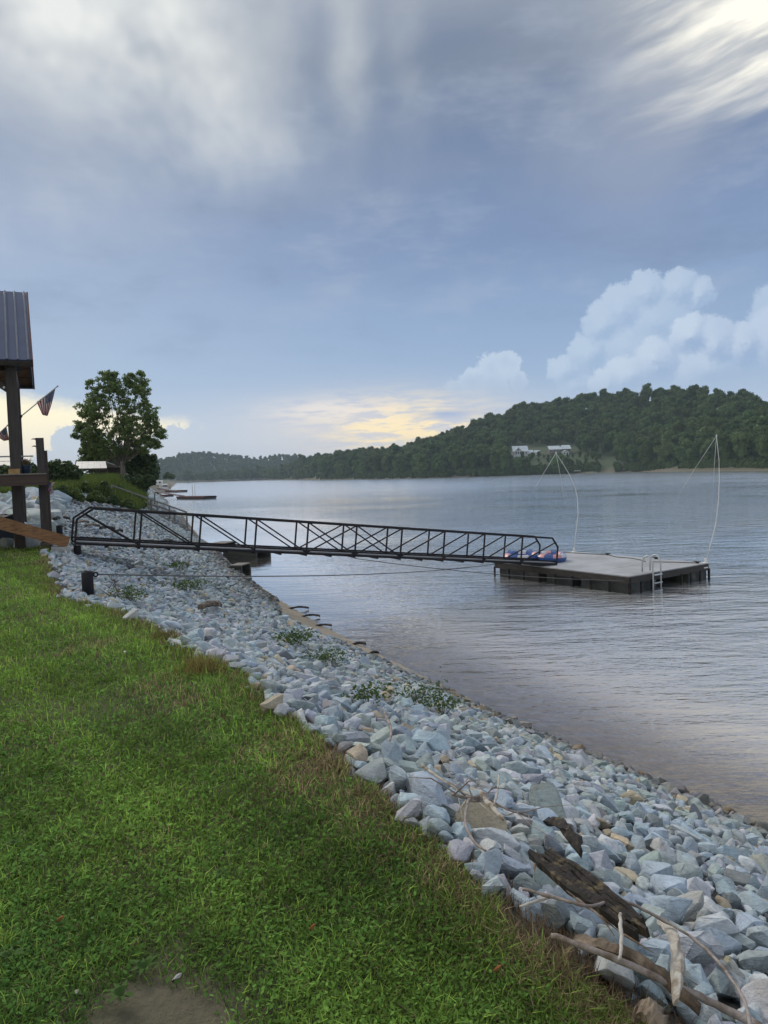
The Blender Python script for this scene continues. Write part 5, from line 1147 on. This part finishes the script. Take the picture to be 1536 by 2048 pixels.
for a in [(660, 1322, .22, 220, .12, 'low green weed patch on the rocks near the lawn bend'), (590, 1282, .22, 160, .10, 'small weed patch just above the low green one on the rocks'), (840, 1398, .24, 170, .12, 'green weeds among rocks near the waterline sticks'), (885, 1418, .18, 140, .1, 'lower green weeds among rocks close to the water'),
          (735, 1402, .12, 90, .08, 'tiny yellowish weed tuft on the middle of the bank'), (375, 1178, .25, 170, .15, 'green weed on the rocks beyond the pipe bollard'), (355, 1137, .25, 150, .15, 'green weed on the rocks just below the gangway'), (262, 1200, .22, 200, .16, 'green weeds at the lawn corner by the pipe bollard'), (335, 1258, .10, 60, .12, 'yellowish weed clump at the lawn edge below the bollard', (0.16, 0.15, 0.05), (0.24, 0.20, 0.08)), (405, 1318, .13, 90, .14, 'straw yellow grass clump at the lawn edge', (0.20, 0.17, 0.06), (0.30, 0.24, 0.10))]:
    weed_patch(*a)
branch('dead_shrub', [(232, 1200), (238, 1185), (225, 1165), (222, 1150)], 0.014, 0.006, 0.10, browndrift, 'bare dead shrub beside the pipe bollard', 'shrub', 61, 24)
# broadleaf rosettes and pale stones in the lawn
def rosette(px, py, s, label):
    c = gp(px, py); rg2 = np.random.default_rng(int(px * 3)); T = thing('broadleaf_weed', label, 'weed', tuple(c), 'broadleaf weeds in the lawn')
    for k in range(16):
        a = rg2.random() * 6.28; l = s * rg2.uniform(0.4, 0.75); d = V3(math.cos(a), math.sin(a), 0); n_ = V3(-math.sin(a), math.cos(a), 0); q = c + ZX * 0.02; P = [q, q + d * l * 0.4 + n_ * l * 0.16 + ZX * l * 0.45, q + d * l + ZX * l * 0.42, q + d * l * 0.4 - n_ * l * 0.16 + ZX * l * 0.45]
        MB().add(P, [(0, 1, 2, 3)]).build('leaf', MATS['broad_leaf'], T)
leafmat('broad_leaf', a=(0.10, 0.17, 0.05), b=(0.06, 0.12, 0.035), rnd=False)
for a in [(290, 1955, .09, 'biggest broadleaf weed by the bare soil patch'), (245, 2010, .08, 'broadleaf weed at the edge of the bare soil'), (20, 1930, .08, 'broadleaf weed at the left picture edge'), (445, 1762, .06, 'small broadleaf weed in the middle of the near lawn'), (30, 1700, .06, 'broadleaf weed above the one at the left picture edge')]: rosette(*a)
def pebble(px, py, s, col, label, k):
    c = gp(px, py, 0.01); o = bpy.data.objects.new('lawn_stone', ROCK_HI[k]); C.objects.link(o); o.location = c; o.scale = (s, s * 0.7, s * 0.6); o.rotation_euler = (0.2, 0.3, k * 1.3); o.color = (*col, 1); tag(o, label, 'stone', 'loose stones in the lawn')
for a in [(178, 1212, .075, (.7, .7, .68), 'bright white stone in the grass by the pipe bollard', 1), (353, 1953, .020, (.62, .60, .58), 'tiny white stone beside the bare soil', 3), (155, 1985, .014, (.5, .48, .4), 'tiny buff stone left on the bare soil', 5), (430, 1343, .035, (.4, .46, .5), 'single grey stone in the grass near the straw clump', 7), (250, 1305, .03, (.55, .55, .53), 'pale flat stone in the lawn below the bollard', 9), (82, 1710, .014, (.6, .6, .6), 'tiny grey stone in the near lawn', 11)]: pebble(*a)
def dead_leaf(px, py, s, label):
    c = gp(px, py, 0.035); m = MB().add([c + V3(-s, 0, 0), c + V3(-s * .2, -s * .5, .012), c + V3(s, 0, .02), c + V3(s * .1, s * .5, .015), c + V3(0, 0, -.004)], [(0, 1, 4), (1, 2, 4), (2, 3, 4), (3, 0, 4)])
    tag(m.build('fallen_leaf', mat('dry_orange_leaf', (0.42, 0.19, 0.08), (0.3, 0.13, 0.06), 20, 0.8), loc=tuple(c)), label, 'leaf', 'fallen leaves')
dead_leaf(120, 1842, .018, 'dry orange leaf on the left of the near lawn'); dead_leaf(625, 1858, .014, 'dry brown leaf low in the middle of the lawn'); dead_leaf(995, 1942, .016, 'dry orange leaf in the grass near the driftwood pole')

# ------------------------------------------------------------------ steps with hand rail on the green bank
def bank_stairs():
    a, b = V3(-16.9, 45.0, 0), V3(-13.9, 50.5, 0); T = thing('bank_stairs', 'grey wooden stairs with a hand rail down the green bank', 'stairs', (a[0], a[1], H1(a[0], a[1]))); n = 16; d = (b - a) / np.linalg.norm(b - a); s_ = V3(-d[1], d[0], 0)
    za, zb = 3.0, 0.75
    for k in range(n):
        p = a + (b - a) * k / (n - 1); z = za + (zb - za) * k / (n - 1); MB().beam(p - s_ * 0.5 + ZX * z, p + s_ * 0.5 + ZX * z, 0.3, 0.05).build('step', greywood, T)
    for o in (-0.55, 0.55):
        MB().beam(a + s_ * o + ZX * (za + 0.72), b + s_ * o + ZX * (zb + 0.95), 0.06, 0.10).build('hand_rail', greywood, T); MB().beam(a + s_ * o + ZX * (za - 0.1), b + s_ * o + ZX * (zb - 0.1), 0.05, 0.2).build('stringer', greywood, T)
        for f in (0, 0.25, 0.5, 0.75, 1): p = a + (b - a) * f + s_ * o; z = za + (zb - za) * f; MB().beam(p + ZX * (z - 0.5), p + ZX * (z + 0.72 + 0.2 * f), 0.09, 0.09, d).build('rail_post', greywood, T)
    q = a - d * 0.1; MB().beam(q + ZX * (za + 0.72), q - BX * 1.1 - AX * .3 + ZX * (za + 0.74), 0.06, 0.1).build('hand_rail', greywood, T)
bank_stairs()
def lamp_post(px, py0, py1, Y, label):
    b = aty(px, py0, Y); t_ = aty(px + 0.5, py1, Y); T = thing('lamp_post', label, 'post', tuple(b)); MB().beam(b - ZX * 0.5, t_, 0.10, 0.10, (0, 1, 0)).build('post', greywood, T)
    MB().tube([t_, t_ + V3(0.12, 0, 0.05), t_ + V3(0.3, 0, 0.02)], 0.04, 6).build('arm', steel, T); MB().lathe(t_ + V3(0.3, 0, -0.1), [(0.02, 0.12), (0.09, 0.08), (0.10, 0)], 10).build('lamp_head', steel, T)
lamp_post(309, 1032, 986, 66, 'thin wooden post with a small lamp head near the far stairs')
branch('bare_sapling', [(337, 1046), (335, 1030), (333, 1008)], 0.02, 0.008, 0.0, browndrift, 'thin bare sapling at the waterline beyond the gangway', 'sapling', 71, 4)

# ------------------------------------------------------------------ far moored docks, campers, shed
reddk = mat('red_brown_dock', (0.085, 0.026, 0.026), (0.06, 0.022, 0.022), 3, 0.7)
def far_dock(px0, px1, py, label, hgt=0.5, dep=3.0, frame=True, shore=None):
    a, b = atz(px0, py, 0), atz(px1, py, 0); d = b - a; l = np.linalg.norm(d); d /= l; n = V3(-d[1], d[0], 0); T = thing('moored_dock', label, 'dock', tuple(a), 'docks moored along the left shore')
    MB().beam(a + n * dep / 2 + ZX * 0.15, b + n * dep / 2 + ZX * 0.15, dep * 0.94, 0.36).build('float', blackp, T)
    for o in (0, dep): MB().beam(a + n * o + ZX * (hgt - 0.12), b + n * o + ZX * (hgt - 0.12), 0.08, 0.3).build('fascia', reddk, T)
    for k in range(5): MB().beam(a + n * dep * (k + .5) / 5 + ZX * (hgt + .05), b + n * dep * (k + .5) / 5 + ZX * (hgt + .05), dep / 5 - .03, 0.05).build('deck_board', reddk, T)
    if frame:
        q = a + d * l * 0.42 + n * dep * 0.5
        for o in (-.45, .45): MB().tube([q + d * o + ZX * hgt, q + d * o + ZX * (hgt + 2.4)], 0.05, 6).build('ladder_rail', alu, T)
        for k in range(6): MB().tube([q - d * .45 + ZX * (hgt + .3 + .38 * k), q + d * .45 + ZX * (hgt + .3 + .38 * k)], 0.04, 6).build('ladder_rung', alu, T)
    if shore is not None:
        e = aty(*shore); MB().beam(a + n * dep / 2 + ZX * (hgt + .1), e, 0.9, 0.12).build('walkway', reddk, T)
        for o in (-.45, .45): MB().tube([a + n * (dep / 2 + o) + ZX * (hgt + .9), e + n * o + ZX * .8], 0.04, 6).build('walkway_rail', reddk, T)
far_dock(353, 407, 998.5, 'red brown floating dock with a metal ladder, nearest of the far docks', shore=(322, 985, 165))
far_dock(329, 354, 985, 'small red brown dock farther up the left shore', 0.6, 3.5, False, (312, 975, 270))
far_dock(300, 332, 993.5, 'low dark dock tight against the left shore', 0.4, 2.0, False)
def camper(px, py, Y, L_, label, rz=0.3):
    b = aty(px, py, Y); b[2] = H1(b[0], b[1]); T = thing('camper', label, 'camper', tuple(b), 'campers far up the shore'); d, n = V3(math.cos(rz), math.sin(rz), 0), V3(-math.sin(rz), math.cos(rz), 0)
    MB().beam(b - d * L_ / 2 + ZX * 1.55, b + d * L_ / 2 + ZX * 1.55, 2.3, 2.2, ZX, 0.15).build('body', whitep, T)
    for k in range(3): MB().box(b + d * (k - 1) * L_ * 0.28 - n * 1.155 + ZX * 1.8, (0.8, 0.03, 0.6), (d, n, ZX)).build('window', mat('dark_glass', (0.02, 0.025, 0.03), (0.03, 0.035, 0.04), 2, 0.1), T)
    for o in (-.2, .2): MB().lathe(b + d * o * L_ - n * 1.05 + ZX * .35, [(.35, 0), (.35, .2)], 14, n).build('wheel', blackp, T)
camper(311, 953, 300, 5.5, 'white camper half hidden left of the far bend shrub'); camper(325.5, 951, 290, 2.6, 'small white camper next to the far bend shrub', 0.9)
def shed():
    Y = 62.5; c0, c1, r0, r1 = aty(150, 937, Y), aty(214, 936, Y), aty(153, 923, Y + 2.2), aty(211, 922.5, Y + 2.2); b = aty(182, 950, Y); b[2] = H1(b[0], b[1]); T = thing('open_shed', 'low open shed with a white metal roof beside the tall tree', 'shed', tuple(b)); wr = mat('white_roof_metal', (0.62, 0.60, 0.58), (0.52, 0.50, 0.49), 1.2, 0.5)
    for k in range(5):
        f0, f1 = k / 5 + .002, (k + 1) / 5 - .002; MB().poly([c0 + (c1 - c0) * f0, c0 + (c1 - c0) * f1, r0 + (r1 - r0) * f1, r0 + (r1 - r0) * f0], 0.05, (0, -0.2, 1)).build('roof_sheet', wr, T)
    MB().poly([r0, r1, c1 + V3(0, 4.4, 0), c0 + V3(0, 4.4, 0)], 0.05, (0, 0.2, 1)).build('roof_back', wr, T); MB().beam(c0 - ZX * 0.1, c1 - ZX * 0.1, 0.08, 0.16).build('eave_board', post_w, T)
    for p in (c0 + (c1 - c0) * .05, c0 + (c1 - c0) * .95, c0 + (c1 - c0) * .5):
        for o in (0.2, 4.2): MB().beam(V3(p[0], p[1] + o, H1(p[0], p[1] + o) - .2), V3(p[0], p[1] + o, p[2] - .05), 0.14, 0.14, (0, 1, 0)).build('post', post_w, T)
    m = (c0 + c1) / 2 + V3(0, 4.0, 0); MB().box(V3(m[0], m[1], b[2] + .6), (np.linalg.norm(c1 - c0) * .9, .1, 1.4)).build('back_wall', post_w, T)
shed()

# ------------------------------------------------------------------ houses on the hillside
hw = mat('white_siding', (0.60, 0.63, 0.66), (0.52, 0.55, 0.58), 0.8, 0.7); hroof = mat('pale_blue_metal_roof', (0.50, 0.57, 0.63), (0.43, 0.50, 0.56), 0.6, 0.45); hgrey = mat('grey_brown_siding', (0.17, 0.16, 0.15), (0.13, 0.12, 0.115), 0.8, 0.8); glass = mat('dark_glass', (0.02, 0.025, 0.03)); brick = mat('dark_chimney', (0.07, 0.055, 0.05))
def gable(T, c, w, d, wall, ridge, wm_, rm, along_x=True, ov=0.5):
    x0, x1, y0, y1, z = c[0] - w / 2, c[0] + w / 2, c[1], c[1] + d, c[2]; m = MB()
    if along_x:
        ym = (y0 + y1) / 2; m.add([(x0, y0, z - 3), (x1, y0, z - 3), (x1, y1, z - 3), (x0, y1, z - 3), (x0, y0, z + wall), (x1, y0, z + wall), (x1, y1, z + wall), (x0, y1, z + wall), (x0, ym, z + ridge - .1), (x1, ym, z + ridge - .1)], [(0, 1, 5, 4), (1, 2, 6, 9, 5), (2, 3, 7, 6), (3, 0, 4, 8, 7)]); o = m.build('wall', wm_, T)
        R = MB(); k = (ridge - wall) / (d / 2) * ov; R.poly([(x0 - ov, y0 - ov, z + wall - k), (x1 + ov, y0 - ov, z + wall - k), (x1 + ov, ym, z + ridge), (x0 - ov, ym, z + ridge)], .15, (0, -.3, 1)); R.poly([(x0 - ov, ym, z + ridge), (x1 + ov, ym, z + ridge), (x1 + ov, y1 + ov, z + wall - k), (x0 - ov, y1 + ov, z + wall - k)], .15, (0, .3, 1))
    else:
        xm = c[0]; m.add([(x0, y0, z - 3), (x1, y0, z - 3), (x1, y1, z - 3), (x0, y1, z - 3), (x0, y0, z + wall), (x1, y0, z + wall), (x1, y1, z + wall), (x0, y1, z + wall), (xm, y0, z + ridge - .1), (xm, y1, z + ridge - .1)], [(0, 1, 5, 8, 4), (1, 2, 6, 5), (2, 3, 7, 9, 6), (3, 0, 4, 7)]); o = m.build('wall', wm_, T)
        R = MB(); k = (ridge - wall) / (w / 2) * ov; R.poly([(x0 - ov, y0 - ov, z + wall - k), (xm, y0 - ov, z + ridge), (xm, y1 + ov, z + ridge), (x0 - ov, y1 + ov, z + wall - k)], .15, (-.4, 0, 1)); R.poly([(xm, y0 - ov, z + ridge), (x1 + ov, y0 - ov, z + wall - k), (x1 + ov, y1 + ov, z + wall - k), (xm, y1 + ov, z + ridge)], .15, (.4, 0, 1))
    return o, R.build('roof', rm, T)
def win(T, x, y, z, w, h):
    f = MB().box((x, y - .06, z), (w, .1, h)).build('window', hw, T); MB().box((x, y - .12, z), (w - .25, .06, h - .25)).build('pane', glass, f)
def house_a():
    g0 = gp(1042, 911); T = thing('white_house', 'white gabled house with pale roof on the far hillside', 'house', tuple(g0), 'houses across the river'); z = g0[2]
    gable(T, V3(g0[0] + 0.3, g0[1] + 2, z), 9.5, 9, 3.2, 6.6, hw, hroof); gable(T, V3(g0[0] - 1.7, g0[1], z), 5.0, 4, 3.0, 5.6, hw, hroof, False); gable(T, V3(g0[0] + 6.6, g0[1] + 3, z), 4.0, 6, 2.0, 3.6, hw, hroof)
    for dx in (-1.4, 0, 1.4): win(T, g0[0] - 1.7 + dx, g0[1], z + 1.7, 1.1, 1.9)
    win(T, g0[0] - 1.7, g0[1], z + 3.8, 1.4, 1.1)
    for dx in (2.2, 3.9): win(T, g0[0] + dx, g0[1] + 2, z + 1.7, 1.1, 1.5)
    dk = MB().box((g0[0] + 1.6, g0[1] - 1.2, z + .1), (14, 2.6, .25)).build('porch_deck', hw, T)
    MB().box((g0[0] + 1.6, g0[1] - 2.45, z - .9), (14, .12, 1.8)).build('skirt', hw, T)
    for k in range(15): MB().box((g0[0] - 5.2 + k * .97, g0[1] - 2.4, z + .7), (.12, .12, 1.0)).build('baluster', hw, dk)
    MB().box((g0[0] + 1.6, g0[1] - 2.4, z + 1.22), (14, .14, .12)).build('rail', hw, dk)
def house_b():
    g0 = gp(1120, 911); T = thing('long_roofed_house', 'low grey house with two long pale roofs on the far hillside', 'house', tuple(g0), 'houses across the river'); z = g0[2] + 1.8
    gable(T, V3(g0[0] - 2.6, g0[1] + 1.5, z), 7.6, 8, 2.6, 4.8, hgrey, hroof); gable(T, V3(g0[0] + 4.6, g0[1] + 2.5, z + .2), 6.0, 8, 2.6, 4.9, hgrey, hroof)
    MB().box((g0[0] + 1.4, g0[1] + 5, z + 3.6), (.9, .9, 4.2)).build('chimney', brick, T)
    for dx in (-5, -3.2, -1.4): win(T, g0[0] + dx, g0[1] + 1.5, z + 1.2, 1.1, 1.3)
    gable(T, V3(g0[0] + 3.4, g0[1] - 1.5, z - 1.6), 4.2, 4, 2.0, 3.4, hw, hroof, False); win(T, g0[0] + 2.6, g0[1] - 1.5, z - .6, 1, 1.1); win(T, g0[0] + 4.4, g0[1] - 1.5, z - .6, 1, 1.1)
house_a(); house_b()
g0 = gp(1075, 910); T = thing('garden_shed', 'little white shed between the two hillside houses', 'shed', tuple(g0)); gable(T, g0, 3.0, 3.0, 2.2, 3.2, hw, hroof); MB().box((g0[0], g0[1] - .05, g0[2] + .9), (.9, .08, 1.8)).build('door', hgrey, T)
g0 = gp(1155, 942.5); T = thing('boat_dock', 'small pale boat dock at the foot of the far hillside', 'dock', tuple(g0)); MB().box(g0 + V3(0, -2, .3), (5, 2.2, .25)).build('platform', hw, T)
for k in range(4): MB().box(g0 + V3(-2.2 + 1.45 * k, -2.9, .2), (.25, .25, 1.2)).build('pile', greywood, T)

# ------------------------------------------------------------------ evening haze over the river
hz = bpy.data.materials.new('river_haze'); hz.use_nodes = True
def _h():
    t = hz.node_tree; t.nodes.clear(); o = t.nodes.new('ShaderNodeOutputMaterial'); v = t.nodes.new('ShaderNodeVolumePrincipled')
    v.inputs['Color'].default_value = (0.68, 0.83, 1.0, 1); v.inputs['Density'].default_value = HAZE; v.inputs['Anisotropy'].default_value = 0.0
    t.links.new(v.outputs[0], o.inputs['Volume'])
HAZE = 0.00016
_h()
haze = MB().box((0, 1270, 48.0), (6200, 2900, 104.0)).build('haze', hz)
tag(haze, 'thin blue evening haze over the river', 'haze', kind='stuff')
